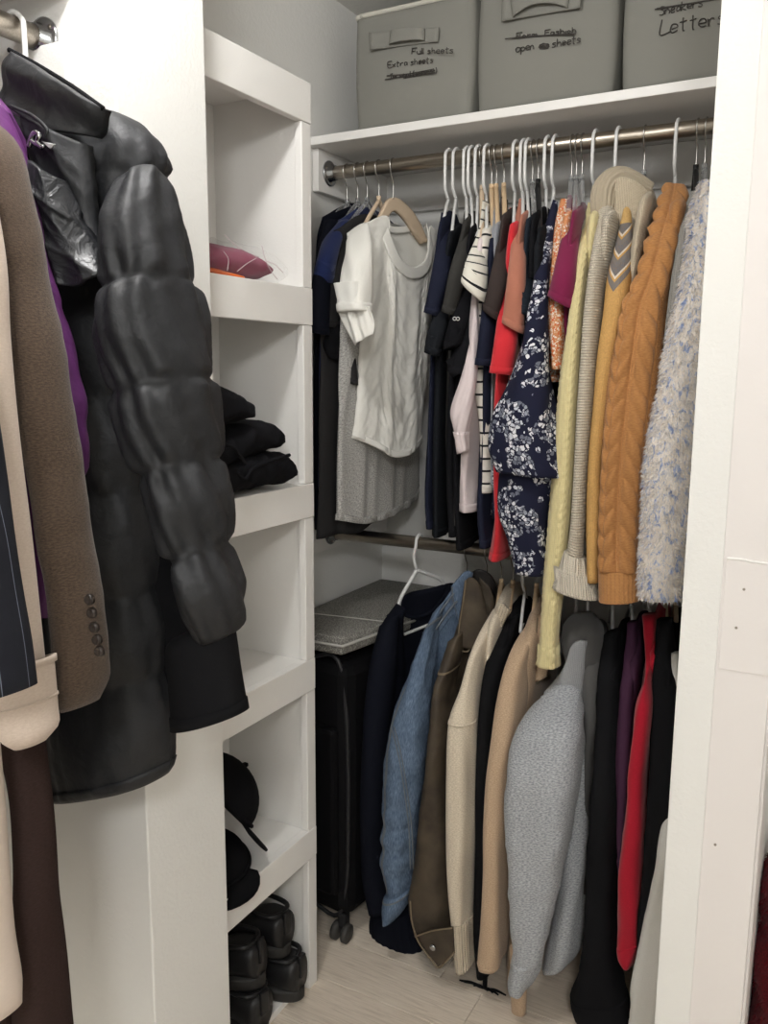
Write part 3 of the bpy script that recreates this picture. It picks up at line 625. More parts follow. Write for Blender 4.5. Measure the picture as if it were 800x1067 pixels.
# striped
X = hookx(508); g = thing('t_shirt', 'black and white striped t-shirt in the middle of the rod', 't-shirt', (X, RODY, 1.95), G1)
fbody(g, STRIPE2, [(505, 240), (501, 300), (497, 370), (498, 400), (503, 447), (504, 488), (503, 514)], 1.915, .33, .022, 38, .004)
LO = ssleeve(g, STRIPE, [(503, 209, 510, 211), (499, 240, 508, 242), (489, 266, 508, 268), (484, 280, 508, 290), (481, 291, 506, 316)], 2.02, 1.865, .034, 39, .002, n=36)
hanger('tube', X, RODZ, 'white tubular hanger of the striped t-shirt', group=GH, tip=TIP([(505, 236)], 1.9))
tee('t_shirt', 'navy t-shirt with rolled hem right of the striped one', NAVY, 513, 'wood', 'wooden hanger of the navy t-shirt right of the striped one', [(508, 230, 514, 232), (506, 290, 518, 292), (501, 340, 516, 342), (496, 380, 513, 382)], [(512, 250), (508, 330), (504, 400), (502, 480), (500, 540), (503, 572)], Yb=1.91, Ys=(2.0, 1.885), seed=40, bt=.018)
tee('t_shirt', 'pale grey t-shirt mostly hidden between navy and brown shirts', PGREY, 518, 'wood', 'wooden hanger of the pale grey t-shirt', [(514, 216, 520, 218), (513, 240, 521, 242), (513, 262, 521, 264)], [(517, 235), (514, 300), (512, 420), (512, 505)], Yb=1.92, Ys=(2.03, 1.95), seed=41, far=False)
tee('t_shirt', 'dark brown t-shirt with wide sleeve left of the red one', BRNCH, 526, 'wood', 'wooden hanger of the dark brown t-shirt', [(522, 205, 529, 208), (518, 250, 530, 252), (510, 290, 528, 294), (503, 321, 519, 334)], [(524, 225), (517, 300), (514, 400), (514, 480)], Yb=1.9, Ys=(2.02, 1.87), seed=42)
X = hookx(538); g = thing('t_shirt', 'bright coral red t-shirt in the middle of the rod', 't-shirt', (X, RODY, 1.95), G1)
fbody(g, RED, [(533, 235), (526, 320), (519, 395), (517, 440), (517, 500), (518, 548), (513, 586)], 1.885, .32, .02, 43, .005)
ssleeve(g, RED, [(531, 217, 539, 219), (527, 255, 541, 257), (522, 310, 542, 312), (516, 355, 540, 357), (511, 388, 534, 391)], 2.02, 1.858, .034, 44)
hanger('tube', X, RODZ, 'white tubular hanger of the coral red t-shirt', group=GH, tip=TIP([(533, 235)], 1.885))
tee('t_shirt', 'terracotta brown t-shirt overlapping the red one', TERRA, 546, 'tube', 'white tubular hanger of the terracotta t-shirt', [(541, 207, 547, 209), (535, 240, 548, 242), (530, 285, 547, 288), (524, 336, 545, 348)], [(543, 225), (537, 300), (534, 360), (532, 400)], Yb=1.885, Ys=(2.02, 1.842), seed=45)
tee('t_shirt', 'dark slate t-shirt right of the terracotta one', DSLATE, 551, 'tube', 'white tubular hanger of the dark slate t-shirt', [(546, 213, 553, 215), (543, 260, 555, 262), (539, 305, 553, 308), (538, 322, 551, 330)], [(549, 230), (545, 320), (541, 420), (540, 480)], Yb=1.885, Ys=(2.02, 1.85), seed=46)
tee('top', 'narrow black top left of the navy floral dress', BLACK, 556, 'clear', 'clear hanger of the narrow black top', [(552, 206, 558, 208), (551, 250, 560, 252), (550, 290, 560, 292)], [(555, 225), (552, 320), (548, 420), (545, 520)], Yb=1.89, Ys=(2.03, 1.89), seed=47, cat='top')
tee('top', 'small black strap top on a black hanger by the floral dress', BLACK2, 562, 'black', 'black hanger with tall neck by the floral dress', [(558, 232, 565, 232), (557, 262, 566, 262), (556, 300, 566, 300)], [(561, 240), (559, 320), (555, 420), (552, 500)], Yb=1.88, Ys=(2.0, 1.88), seed=48, far=False, cat='top')
# navy floral dress
X = hookx(579); g = thing('dress', 'navy dress printed with white flowers, in two tiers', 'dress', (X, RODY, 1.4), G1)
LO = loft('upper_tier', FLOR, g, [(576, 208, 581, 210, .008, 2.0), (566, 245, 579, 245, .02, 1.95), (560, 275, 576, 276, .03, 1.90), (552, 320, 574, 318, .04, 1.86), (540, 372, 574, 370, .05, 1.84), (529, 405, 576, 402, .055, 1.835), (516, 432, 581, 436, .06, 1.83), (511, 465, 588, 470, .06, 1.83), (519, 490, 592, 498, .055, 1.83)], pl(1.84), n=56, step=.01, disp=add(folds(51, .006, 55, .3), creases(52, .002)), hem=.06)
LO2 = loft('lower_tier', FLOR, g, [(524, 470, 582, 470, .045, 1.855), (520, 500, 577, 508, .048, 1.855), (520, 533, 571, 533, .048, 1.85), (529, 560, 570, 560, .045, 1.85), (535, 585, 569, 588, .042, 1.85), (537, 595, 567, 599, .04, 1.85)], pl(1.85), n=48, step=.01, disp=folds(53, .006, 60, .05), hem=.05)
loft3('skirt_back', FLOR, g, [((X-.03, 1.93, 1.88), (X-.03, 2.18, 1.88), .02), ((X-.05, 1.9, 1.6), (X-.05, 2.24, 1.6), .03), ((X-.06, 1.9, 1.2), (X-.06, 2.26, 1.2), .035)], n=32, step=.03, disp=folds(54, .006, 60))
hanger('tube', X, RODZ, 'white tubular hanger of the navy floral dress', group=GH, tip=TIP([(571, 250)], 1.93)); hanger('tube', hookx(571), RODZ, 'bare white tubular hanger left of the floral dress hanger', group=GH, tip=TIP([(566, 262)], 1.93))
# orange floral blouse
X = hookx(597); g = thing('blouse', 'orange and white floral blouse behind the burgundy shirt', 'blouse', (X, RODY, 1.9), G1)
ssleeve(g, ORAN, [(584, 208, 594, 208), (579, 230, 593, 230), (575, 262, 590, 262), (572, 300, 588, 300), (572, 345, 588, 345), (575, 385, 587, 385)], 2.0, 1.87, .024, 55)
fbody(g, ORAN, [(590, 225), (582, 300), (577, 360), (575, 398)], 1.9, .32, .02, 56)
hanger('clear', X, RODZ, 'clear hanger of the orange floral blouse', group=GH, tip=TIP([(590, 225)], 1.91))
tee('t_shirt', 'burgundy t-shirt with pointed sleeve right of the floral dress', BURG, 602, 'clear', 'clear hanger of the burgundy t-shirt', [(593, 206, 601, 207), (588, 236, 603, 236), (576, 285, 600, 288), (570, 308, 597, 323)], [(597, 222), (590, 300), (588, 360), (588, 400)], Yb=1.88, Ys=(2.02, 1.85), seed=57)
hanger('clear', hookx(608), RODZ, 'empty clear hanger left of the yellow sweater', group=GH, tip=TIP([(607, 240)], 1.93))
# ---------------- long sweaters
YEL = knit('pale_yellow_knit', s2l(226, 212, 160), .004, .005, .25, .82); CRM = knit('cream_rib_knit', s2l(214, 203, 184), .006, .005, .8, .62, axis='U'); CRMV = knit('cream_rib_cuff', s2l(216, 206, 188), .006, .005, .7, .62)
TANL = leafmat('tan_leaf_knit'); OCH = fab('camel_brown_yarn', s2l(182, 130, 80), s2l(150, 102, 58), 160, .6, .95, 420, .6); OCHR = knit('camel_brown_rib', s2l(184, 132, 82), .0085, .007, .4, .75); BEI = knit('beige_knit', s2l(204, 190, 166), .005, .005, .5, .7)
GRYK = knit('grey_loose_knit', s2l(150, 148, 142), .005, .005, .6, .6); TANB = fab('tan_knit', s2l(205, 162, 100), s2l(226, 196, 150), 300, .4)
def sweater(name, label, hp, hk, hlabel, cat='sweater', tip=None):
    X = hookx(hp); g = thing(name, label, cat, (X, RODY, 1.5), G1)
    if hk: hanger(hk, X, RODZ, hlabel, group=GH, drop=.09 if hk != 'tube' else None, tip=TIP([tip[:2]], tip[2]))
    return g, X
g, X = sweater('sweater', 'pale yellow cable knit sweater with one very long sleeve', 621, 'tube', 'white tubular hanger of the pale yellow sweater', tip=(616, 226, 1.95))
YR = [(613, 211, 620, 214, .014, 2.03), (606, 245, 617, 245, .024, 1.96), (600, 277, 614, 270, .032, 1.9), (592, 340, 608, 330, .034, 1.86), (585, 389, 605, 382, .034, 1.85), (581, 430, 602, 430, .034, 1.84), (576, 500, 598, 500, .032, 1.84), (571, 560, 593, 560, .03, 1.84), (567, 607, 588, 610, .028, 1.84), (564, 650, 583, 652, .026, 1.84), (563, 668, 582, 670, .026, 1.84), (560, 692, 584, 694, .03, 1.84)]
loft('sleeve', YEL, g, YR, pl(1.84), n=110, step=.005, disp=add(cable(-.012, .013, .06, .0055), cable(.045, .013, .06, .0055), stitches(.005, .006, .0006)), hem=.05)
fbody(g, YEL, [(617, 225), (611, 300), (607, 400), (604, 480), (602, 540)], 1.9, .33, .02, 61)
g, X = sweater('sweater', 'cream ribbed sweater with folded cowl neck and flared cuff', 645, 'tube', 'white tubular hanger of the cream cowl neck sweater', tip=(634, 226, 1.95))
CR = [(624, 206, 640, 204, .02, 2.0), (622, 230, 640, 226, .03, 1.95), (616, 267, 633, 266, .036, 1.89), (607, 340, 626, 340, .038, 1.84), (601, 414, 620, 414, .036, 1.825), (598, 470, 615, 470, .034, 1.82), (594, 539, 610, 540, .03, 1.82), (591, 576, 607, 584, .028, 1.82)]
LO = loft('sleeve', CRM, g, CR, pl(1.82), n=48, step=.008, disp=folds(62, .003, 40, .2), hem=.02)
fbody(g, CRM, [(632, 225), (626, 300), (620, 400), (617, 500), (616, 570)], 1.88, .34, .022, 63)
loft('cuff', CRMV, g, [(589, 573, 609, 582, .03, 1.82), (582, 594, 618, 604, .045, 1.82), (577, 610, 626, 624, .05, 1.82)], pl(1.82), n=96, step=.004, disp=ribs(.0085, .0028), hem=.05, label='flared ribbed cuff')
cw = [(630, 240), (628, 216), (631, 197), (643, 187), (658, 191), (676, 200)]
P = [px(x, y, pl(yy)) for (x, y), yy in zip(cw, (1.97, 1.97, 1.98, 2.0, 2.02, 2.04))]
V, Fq = tubemesh(P, [.018, .026, .028, .027, .025, .02], 64, 10)
ang = np.tile(np.arange(64), len(V)//64); cen = V.reshape(-1, 64, 3).mean(1).repeat(64, 0); V = cen+(V-cen)*(1+.07*np.cos(ang*2*PI/64*16))[:, None]
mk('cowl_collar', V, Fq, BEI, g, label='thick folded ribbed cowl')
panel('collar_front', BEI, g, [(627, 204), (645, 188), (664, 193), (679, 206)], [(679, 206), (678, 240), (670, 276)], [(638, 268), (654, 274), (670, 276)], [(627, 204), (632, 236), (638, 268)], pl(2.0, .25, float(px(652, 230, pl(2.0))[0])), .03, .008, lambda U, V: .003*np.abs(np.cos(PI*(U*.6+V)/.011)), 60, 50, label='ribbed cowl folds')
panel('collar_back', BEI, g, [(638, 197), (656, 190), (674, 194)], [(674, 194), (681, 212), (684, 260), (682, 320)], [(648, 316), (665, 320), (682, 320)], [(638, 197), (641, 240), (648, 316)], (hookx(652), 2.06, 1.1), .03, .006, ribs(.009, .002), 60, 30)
g, X = sweater('sweater', 'tan sweater with grey and white leaf pattern on the sleeve', 673, 'clear', 'thin wire hanger of the tan leaf pattern sweater', tip=(656, 232, 1.95))
LO = loft('sleeve', TANL, g, [(650, 216, 657, 216, .01, 1.98), (642, 250, 659, 246, .022, 1.93), (632, 290, 658, 288, .034, 1.87), (628, 325, 655, 320, .038, 1.84), (622, 370, 646, 370, .038, 1.82), (617, 428, 637, 428, .036, 1.81), (613, 480, 631, 480, .034, 1.805), (611, 540, 629, 540, .03, 1.805), (612, 605, 626, 606, .026, 1.805)], pl(1.81), n=40, step=.012, disp=folds(64, .002, 50, .2))
fbody(g, BEI, [(670, 208), (657, 290), (643, 400), (628, 500), (622, 570)], 1.87, .34, .018, 65)
# camel brown cable knit
g, X = sweater('sweater', 'camel brown cable knit sweater with ribbed cuff', 707, 'tube', 'white tubular hanger of the camel brown cable knit sweater', tip=(701, 214, 1.95))
BR = [(697, 192, 711, 193, .02, 2.0), (692, 204, 714, 206, .03, 1.97), (686, 224, 712, 224, .04, 1.93), (678, 252, 706, 254, .046, 1.88), (665, 292, 699, 292, .05, 1.84), (651, 318, 693, 322, .052, 1.82), (643, 353, 692, 353, .052, 1.805), (635, 391, 688, 396, .05, 1.80), (631, 430, 683, 432, .05, 1.795), (628, 475, 676, 475, .048, 1.79), (625, 539, 670, 539, .044, 1.79), (625, 592, 667, 594, .04, 1.79)]
def braid(uc, hw, p, A):
    def f(U, V):
        x = np.clip(np.abs(U-uc)/hw, 0, 1); return A*np.clip(1-x**3, 0, 1)*(.35+.65*np.abs(np.sin(PI*(V/p+.55*x))))*(1-.35*np.exp(-(x/.12)**2))
    return f
def moss(lo, hi, w=.0085, h=.0095, A=.0028): return lambda U, V: ((U > lo) & (U < hi))*A*np.clip(np.cos(2*PI*U/w)*np.cos(2*PI*V/h), -.2, 1)
def rope(uc, hw, p, A):
    def f(U, V):
        x = np.clip((U-uc)/hw, -1, 1); return A*np.clip(1-np.abs(x)**3, 0, 1)*(.25+.75*np.abs(np.sin(PI*(V/p+.5*x)))**.7)
    return f
cb = add(rope(-.026, .019, .05, .011), braid(.024, .021, .045, .012), moss(-.075, -.05), moss(.05, .072), braid(.092, .018, .04, .008), braid(-.095, .018, .04, .008), moss(.112, .2), moss(-.2, -.115),
         lambda U, V: -.004*np.exp(-((U)/.0025)**2)-.003*np.exp(-((U+.046)/.002)**2)-.003*np.exp(-((U-.048)/.002)**2)+.0035*np.exp(-((V-.135-.5*np.abs(U))/.006)**2)+.003*np.exp(-((V-.2+.4*U)/.006)**2))
LO = loft('sleeve', OCH, g, BR, pl(1.8), n=260, step=.0024, disp=cb, hem=.02)
loft('cuff', OCHR, g, [(625, 592, 667, 594, .042, 1.79), (625, 604, 668, 605, .045, 1.79), (625.5, 625, 667, 625, .044, 1.79)], pl(1.79), n=144, step=.003, disp=ribs(.0085, .003), hem=.05, label='ribbed turn-back cuff')
fbody(g, OCH, [(705, 212), (698, 300), (690, 400), (684, 500), (680, 580)], 1.87, .34, .026, 66)
g, X = sweater('cardigan', 'grey loose knit cardigan left of the fluffy sweater', 728, 'black', 'black clip hanger at the right end of the rod', 'cardigan', tip=(724, 212, 1.95))
loft('sleeve', GRYK, g, [(722, 200, 732, 200, .016, 1.97), (713, 222, 728, 222, .026, 1.93), (707, 255, 724, 255, .032, 1.87), (700, 300, 720, 300, .036, 1.83), (694, 350, 716, 350, .036, 1.81), (688, 420, 710, 420, .034, 1.8), (682, 520, 702, 520, .03, 1.8)], pl(1.8), n=72, step=.01, disp=ribs(.012, .004))
fbody(g, GRYK, [(727, 215), (718, 300), (710, 420), (700, 520)], 1.86, .34, .02, 67)
FZ = mottled('blue_cream_fluffy_knit', [s2l(148, 164, 202), s2l(196, 200, 212), s2l(232, 222, 210), s2l(236, 228, 218), s2l(206, 204, 206), s2l(240, 233, 224)], 92, .55)
g, X = sweater('sweater', 'fluffy cream and pale blue flecked sweater at the right end', 737, 'clear', 'thin wire hanger of the fluffy flecked sweater', tip=(737, 206, 1.92))
FR = [(730, 190, 745, 190, .03, 1.93), (720, 219, 748, 219, .04, 1.88), (714, 267, 750, 267, .05, 1.83), (705, 316, 748, 316, .055, 1.79), (695, 353, 744, 353, .058, 1.77), (687, 401, 738, 401, .058, 1.76), (679, 442, 734, 442, .056, 1.755), (672, 484, 729, 484, .054, 1.75), (669, 552, 722, 552, .05, 1.75), (666, 600, 716, 600, .046, 1.75), (668, 622, 712, 624, .042, 1.75)]
LO = loft('sleeve', FZ, g, FR, pl(1.76), n=48, step=.012, disp=creases(68, .006, 110))
def fuzz(parent, LO, mat, N, ln, seed):
    r = np.random.RandomState(seed); Pg, Ng, U = LO['P'], LO['N'], LO['U']; s = LO['s']; W = LO['W']
    i = r.randint(0, len(s)-1, N); j = r.randint(0, W-1, N); a, b = r.rand(N)[:, None], r.rand(N)[:, None]
    p = (Pg[i, j]*(1-a)+Pg[i+1, j]*a)*(1-b)+(Pg[i, j+1]*(1-a)+Pg[i+1, j+1]*a)*b; nn = Ng[i, j]
    d = nn*.75+r.randn(N, 3)*.45+np.array([0, 0, -.55]); d /= np.linalg.norm(d, axis=1)[:, None]
    l = ln*(.5+r.rand(N))[:, None]; sd = np.cross(d, r.randn(N, 3)); sd /= np.linalg.norm(sd, axis=1)[:, None]; wd = .0009
    A = p-sd*wd; B = p+sd*wd; M1 = p+d*l*.55-sd*wd*.6; M2 = p+d*l*.55+sd*wd*.6; C = p+d*l+np.array([0, 0, -.3])*l
    V = np.stack([A, B, M2, M1, C], 1).reshape(-1, 3); k = np.arange(N)*5
    Fc = np.concatenate([np.stack([k, k+1, k+2, k+3], 1)], 0).tolist()+np.stack([k+3, k+2, k+4], 1).tolist()
    u = ((U[i, j])[:, None]*(1-b)+U[i, j+1][:, None]*b)[:, 0]; v = (s[i]*(1-a[:, 0])+s[i+1]*a[:, 0]); uv = np.repeat(np.stack([u, v], 1), 5, 0)
    o = mk('fuzz', V, Fc, mat, parent, True, uv); o['kind'] = 'stuff'; o['label'] = 'soft loose fibres'; return o
fuzz(g, LO, FZ, 24000, .008, 3)
fbody(g, FZ, [(738, 205), (732, 300), (724, 420), (716, 520)], 1.83, .34, .024, 69)
# ---------------------------------------------------------------- lower rail
G2 = 'clothes on the lower rod'; GH2 = 'hangers on the lower rod'
def lowx(p): return float(px(p, 556+(p-377)*.135, pl(RODY))[0])
def denim(name, c, c2):
    t = NT(name, .85, .2); v = t.map(t.tc.outputs['UV'], (1, .22, 1)); f = t.noise(330, 3, v, .6).outputs[0]; g_ = t.noise(14, 3).outputs[0]
    col = t.mix(t.ramp(f, [(.3, 0), (.72, 1)]), c, c2); col = t.mix(t.ramp(g_, [(.35, 0), (.8, .45)]), col, mul(c, .7))
    tw = t.math('SINE', t.math('MULTIPLY', t.math('ADD', t.n('SeparateXYZ', Vector=t.tc.outputs['UV']).outputs[0], t.n('SeparateXYZ', Vector=t.tc.outputs['UV']).outputs[1]), 3600.))
    return t.fin(col, t.bump(tw, .15, .0006, t.bump(t.noise(45, 3).outputs[0], .25, .004)))
DEN, DENS = denim('blue_denim', s2l(66, 84, 108), s2l(120, 138, 160)), fab('denim_seam', s2l(118, 124, 128), s2l(60, 72, 88), 400, .8)
LEA = NT('dark_brown_suede', .62, .35); LEA = LEA.fin(LEA.ramp(LEA.noise(18, 4).outputs[0], [(.3, s2l(54, 46, 38)), (.7, s2l(78, 68, 55))]), LEA.bump(LEA.noise(420, 3).outputs[0], .25, .001, LEA.bump(LEA.noise(24, 3).outputs[0], .3, .004)))
LEAE = plain('leather_edge', s2l(118, 104, 84), .6); LEAD = plain('dark_leather', s2l(30, 26, 24), .55, .4, bump=.2)
CRK = fab('cream_boucle_knit', s2l(226, 214, 194), s2l(186, 172, 150), 200, .8, bump=.6, weave=420); CRKR = knit('cream_cuff_rib', s2l(204, 190, 168), .008, .006, .7, .6)
BLKW = fab('black_wool', s2l(24, 24, 26)); NVY3 = fab('midnight_knit', s2l(21, 23, 32)); TANW = fab('tan_wool', s2l(200, 174, 146), s2l(164, 138, 112), 240, .8, bump=.45)
GRYS = fab('grey_marl_sweatshirt', s2l(190, 193, 196), s2l(128, 131, 136), 150, .9, bump=.35); GRYR = knit('grey_marl_rib', s2l(158, 160, 162), .004, .005, .4, .75); DGRY = fab('dark_grey_fleece', s2l(84, 83, 82))
PURP = fab('plum_knit', s2l(68, 42, 62)); CRIM = fab('crimson_knit', s2l(176, 26, 46), s2l(140, 18, 36), 200, .4, bump=.3); WHS = fab('white_shirt_cotton', s2l(214, 212, 206))
def lbody(g, mat, pts, Yf, w=.34, t=.02, seed=1, amp=.005, name='body'): return fbody(g, mat, pts, Yf, w, t, seed, amp, True, 60, name, .025)
# suitcase and the grey mesh bag on it
MESH = NT('grey_mesh', .8, .3); vv = MESH.tc.outputs['Object']; ck = MESH.n('TexVoronoi', Scale=260., Vector=vv).outputs['Distance']
MESH = MESH.fin(MESH.mix(MESH.ramp(ck, [(.2, 0), (.6, 1)]), s2l(164, 162, 155), s2l(108, 106, 101)), MESH.bump(ck, .5, .002))
SUIT = fab('black_luggage_nylon', s2l(17, 17, 19), None, 500, .4, .6, 700, .5, 0.); PIPE = plain('black_piping', s2l(34, 34, 36), .5)
sc = thing('suitcase', 'black upright fabric suitcase on spinner wheels', 'suitcase', (-1.15, 2.0, 0))
sx0, sx1, sy0, sy1, sz0, sz1 = -1.315, -1.06, 1.80, 2.22, .07, .80
ca = -.10; rc = ((sx0+sx1)/2, (sy0+sy1)/2, 0)
box('body', sx0, sx1, sy0, sy1, sz0, sz1, SUIT, sc, bev=.035, rot=(rc, ca))
def rotp(P): 
    P = np.array(P, float); d = P-np.array(rc); c_, s_ = math.cos(ca), math.sin(ca); return np.stack([d[:, 0]*c_-d[:, 1]*s_, d[:, 0]*s_+d[:, 1]*c_, d[:, 2]], 1)+np.array(rc)
for yy in (sy0+.012, sy1-.012):
    tube('piping', rotp([(sx0+.03, yy, sz0+.03), (sx0+.015, yy, .4), (sx0+.03, yy, sz1-.02), (-1.19, yy, sz1-.003), (sx1-.03, yy, sz1-.02), (sx1-.008, yy, .4), (sx1-.03, yy, sz0+.02), (-1.19, yy, sz0+.004), (sx0+.03, yy, sz0+.03)]), .006, PIPE, sc, n=8)
box('front_pocket', sx0+.03, sx1-.03, sy0-.022, sy0+.01, .14, .62, SUIT, sc, bev=.012, rot=(rc, ca))
for wx, wy in ((sx1-.03, sy0+.02), (sx0+.05, sy0+.02), (sx1-.04, sy1-.04), (sx0+.05, sy1-.04)):
    q = rotp([(wx, wy, 0)])[0]
    hb = box('wheel_fork', q[0]-.012, q[0]+.012, q[1]-.014, q[1]+.014, .036, .078, PIPE, sc, bev=.004)
    for s_ in (-1, 1): lathe('wheel', (q[0]+s_*.0165, q[1]-.012, .026), [(.02, -.0095), (.026, -.006), (.026, .006), (.02, .0095)], plain('wheel_rubber', s2l(58, 56, 54), .6), hb, 'X', 22)
tube('top_handle', rotp([(-1.19, 1.93, sz1-.004), (-1.19, 1.95, sz1+.012), (-1.19, 2.05, sz1+.012), (-1.19, 2.07, sz1-.004)]), .008, PIPE, sc, n=8)
mb = thing('storage_bag', 'flat grey mesh storage bag lying on the suitcase', 'bag', (-1.17, 2.03, .82))
Pt = [pxz(*q, .872) for q in ((322, 664), (352, 612), (401, 607), (408, 620), (378, 656))]
Pt = [np.array([-1.325, 1.79, 0]), np.array([-1.325, 2.40, 0]), np.array([-1.08, 2.40, 0]), np.array([-1.02, 2.20, 0]), np.array([-1.10, 1.79, 0])]
bm = bmesh.new(); vs = [bm.verts.new((p[0], p[1], .822)) for p in Pt]; f = bm.faces.new(vs); r = bmesh.ops.extrude_face_region(bm, geom=[f])
for v in r['geom']:
    if isinstance(v, bmesh.types.BMVert): v.co.z = .872
bmesh.ops.recalc_face_normals(bm, faces=bm.faces[:]); bmesh.ops.bevel(bm, geom=bm.edges[:], offset=.012, segments=3, affect='EDGES', profile=.6)
bm.verts.index_update(); mk('bag_body', [tuple(v.co) for v in bm.verts], [[v.index for v in f.verts] for f in bm.faces], MESH, mb, True); bm.free()
tube('zip', [(-1.325, 1.793, .85), (-1.2, 1.785, .85), (-1.098, 1.787, .85), (-1.06, 1.99, .85), (-1.015, 2.2, .85)], .004, plain('zip_grey', s2l(172, 170, 164)), mb, n=6, smooth=False)
tube('seam', [(-1.32, 1.93, .8735), (-1.2, 1.95, .8735), (-1.06, 1.97, .8735)], .0015, plain('seam_pale', s2l(190, 188, 180)), mb, n=5)
# navy cardigan on a white hanger
X0 = lowx(437); h = thing('clothes_hanger', 'white plastic hanger of the midnight navy cardigan', 'hanger', (X0, RODY, LOWZ), GH2)
PH = (X0+.004, RODY, 1.15)
hp = lambda L: [px(x, y, PH) for x, y in L]
tube('hook', [(X0, RODY+.017, LOWZ-.004), (X0, RODY+.016, LOWZ+.013), (X0, RODY, LOWZ+.0225)]+[(X0, RODY-.018, LOWZ+.014), (X0, RODY-.023, LOWZ-.006)]+hp([(431, 580), (434, 594)]), .0045, WPL, h, n=8)
tube('arm', hp([(434, 594), (424, 611), (418, 622), (415.5, 630), (417, 634)]), .0055, WPL, h, n=8); tube('arm', hp([(434, 594), (448, 599), (459, 604), (463, 611)]), .0055, WPL, h, n=8); tube('bar', hp([(421, 661), (444, 652), (470, 641)]), .0045, WPL, h, n=8)
g = thing('cardigan', 'midnight navy cardigan left of the denim jacket', 'cardigan', (X0, RODY, .4), G2)
PN = (X0+.012, RODY-.06, .95)
panel('back', NVY3, g, [(414, 630), (424, 618), (448, 612), (470, 607), (486, 612)], [(486, 612), (490, 760), (488, 940)], [(392, 950), (440, 950), (488, 940)], [(414, 630), (395, 680), (392, 950)], (X0-.035, RODY-.02, .95), .01, .005, folds(71, .004, 60), 30, 40)
panel('front', NVY3, g, [(414, 629), (418, 632)], [(418, 632), (419, 665), (423, 720), (426, 800), (430, 950)], [(386, 946), (408, 958), (430, 950)], [(414, 629), (396, 655), (387, 690), (382, 760), (380, 850), (386, 946)], PN, .035, .006, folds(72, .006, 60), 40, 60)
panel('front', NVY3, g, [(468, 609), (486, 606)], [(486, 606), (492, 760), (492, 950)], [(436, 952), (460, 955), (492, 950)], [(468, 609), (452, 650), (440, 720), (436, 800), (436, 952)], PN, .03, .006, folds(73, .005, 60), 40, 60)
LO = loft('sleeve', NVY3, g, [(396, 652, 416, 640, .03, 1.93), (386, 690, 414, 690, .045, 1.9), (379, 760, 408, 760, .05, 1.87), (376, 842, 404, 842, .048, 1.86), (378, 905, 404, 905, .044, 1.86), (386, 946, 410, 948, .04, 1.86)], pl(1.87), n=36, disp=folds(74, .004, 60))
LO = loft('hem_rib', NVY3, g, [(388, 946, 436, 946, .05, 1.9), (387, 967, 440, 965, .052, 1.89), (398, 995, 443, 990, .05, 1.88), (413, 1010, 444, 1004, .045, 1.88)], pl(1.88), n=60, step=.008, disp=ribs(.02, .004))
tube('neck_trim', [px(x, y, PN) for x, y in ((418, 632), (422, 641), (436, 643), (452, 635), (468, 614))], .005, NVY3, g, n=8)
# denim jacket
X0 = lowx(487); g = thing('denim_jacket', 'blue denim jacket left of the brown suede jacket', 'jacket', (X0, RODY, .4), G2); PD = (X0, RODY-.1, .75)
DR = [(452, 640, 468, 622, .03, 1.95), (440, 664, 456, 656, .045, 1.9), (425, 700, 452, 700, .06, 1.86), (411, 738, 449, 738, .066, 1.835), (404, 775, 446, 775, .068, 1.82), (401, 811, 442, 811, .066, 1.815), (400, 860, 437, 862, .062, 1.81), (399, 896, 434, 896, .06, 1.81), (404, 915, 432, 916, .056, 1.81), (402, 930, 431, 927, .056, 1.81)]
LO = loft('sleeve', DEN, g, DR, pl(1.82), n=64, step=.008, disp=add(folds(75, .005, 45, .15), creases(76, .005, 70), lambda U, V: .0025*np.sin(V*95+12*U)*np.clip((V-.45)/.1, 0, 1)), hem=.02)
cu = loft('cuff', DEN, g, [(401, 928, 432, 925, .06, 1.808), (398.5, 940, 430, 938, .062, 1.805), (400, 955.5, 423, 950, .058, 1.805)], pl(1.805), n=48, step=.006, disp=creases(77, .002), hem=.04)
band('cuff_seam', DENS, cu['o'], cu, .006, .011, .0012)
band('sleeve_seam', DENS, g, LO, .2, -.02, .0015, t0=.56, t1=.60, label='pale stitched seam down the sleeve')
band('shoulder_seam', DENS, g, LO, .045, .055, .0025)
for dx in (0, 3): edge_tube('sleeve_stitching', DENS, g, [(408+dx, 757), (415+dx, 785), (421+dx, 820), (426+dx, 860), (428+dx, 905)], pl(1.752), .0016, .002, 'pale double stitching down the sleeve')
panel('front', DEN, g, [(448, 662), (462, 646), (476, 628), (484, 618)], [(484, 618), (480, 680), (472, 760), (468, 940)], [(436, 946), (452, 950), (468, 940)], [(448, 662), (449, 720), (446, 800), (436, 946)], (X0, RODY-.12, .6), .02, .006, folds(78, .004, 70), 36, 60)
panel('yoke', DEN, g, [(440, 660), (452, 640), (466, 620), (472, 612)], [(472, 612), (477, 640)], [(447, 668), (458, 656), (470, 642), (477, 640)], [(440, 660), (447, 668)], (X0, RODY-.135, .6), .012, .006, None, 24, 12)
edge_tube('yoke_seam', DENS, g, [(446, 663), (456, 650), (466, 636), (475, 625)], (X0, RODY-.155, .6), .0028, .012, 'stitched yoke seam')
edge_tube('yoke_seam', DENS, g, [(442, 657), (453, 643), (463, 629), (472, 617)], (X0, RODY-.155, .6), .0024, .012, 'stitched yoke seam')
panel('collar', DEN, g, [(470, 611), (478, 600), (486, 594), (493, 597)], [(493, 597), (488, 624), (478, 648)], [(474, 634), (476, 642), (478, 648)], [(470, 611), (471, 622), (474, 634)], (X0, RODY-.15, .6), .014, .008, None, 24, 24)
edge_tube('collar_edge', DENS, g, [(470.5, 611), (471.5, 624), (475, 637), (478, 648)], (X0, RODY-.15, .6), .002, .006)
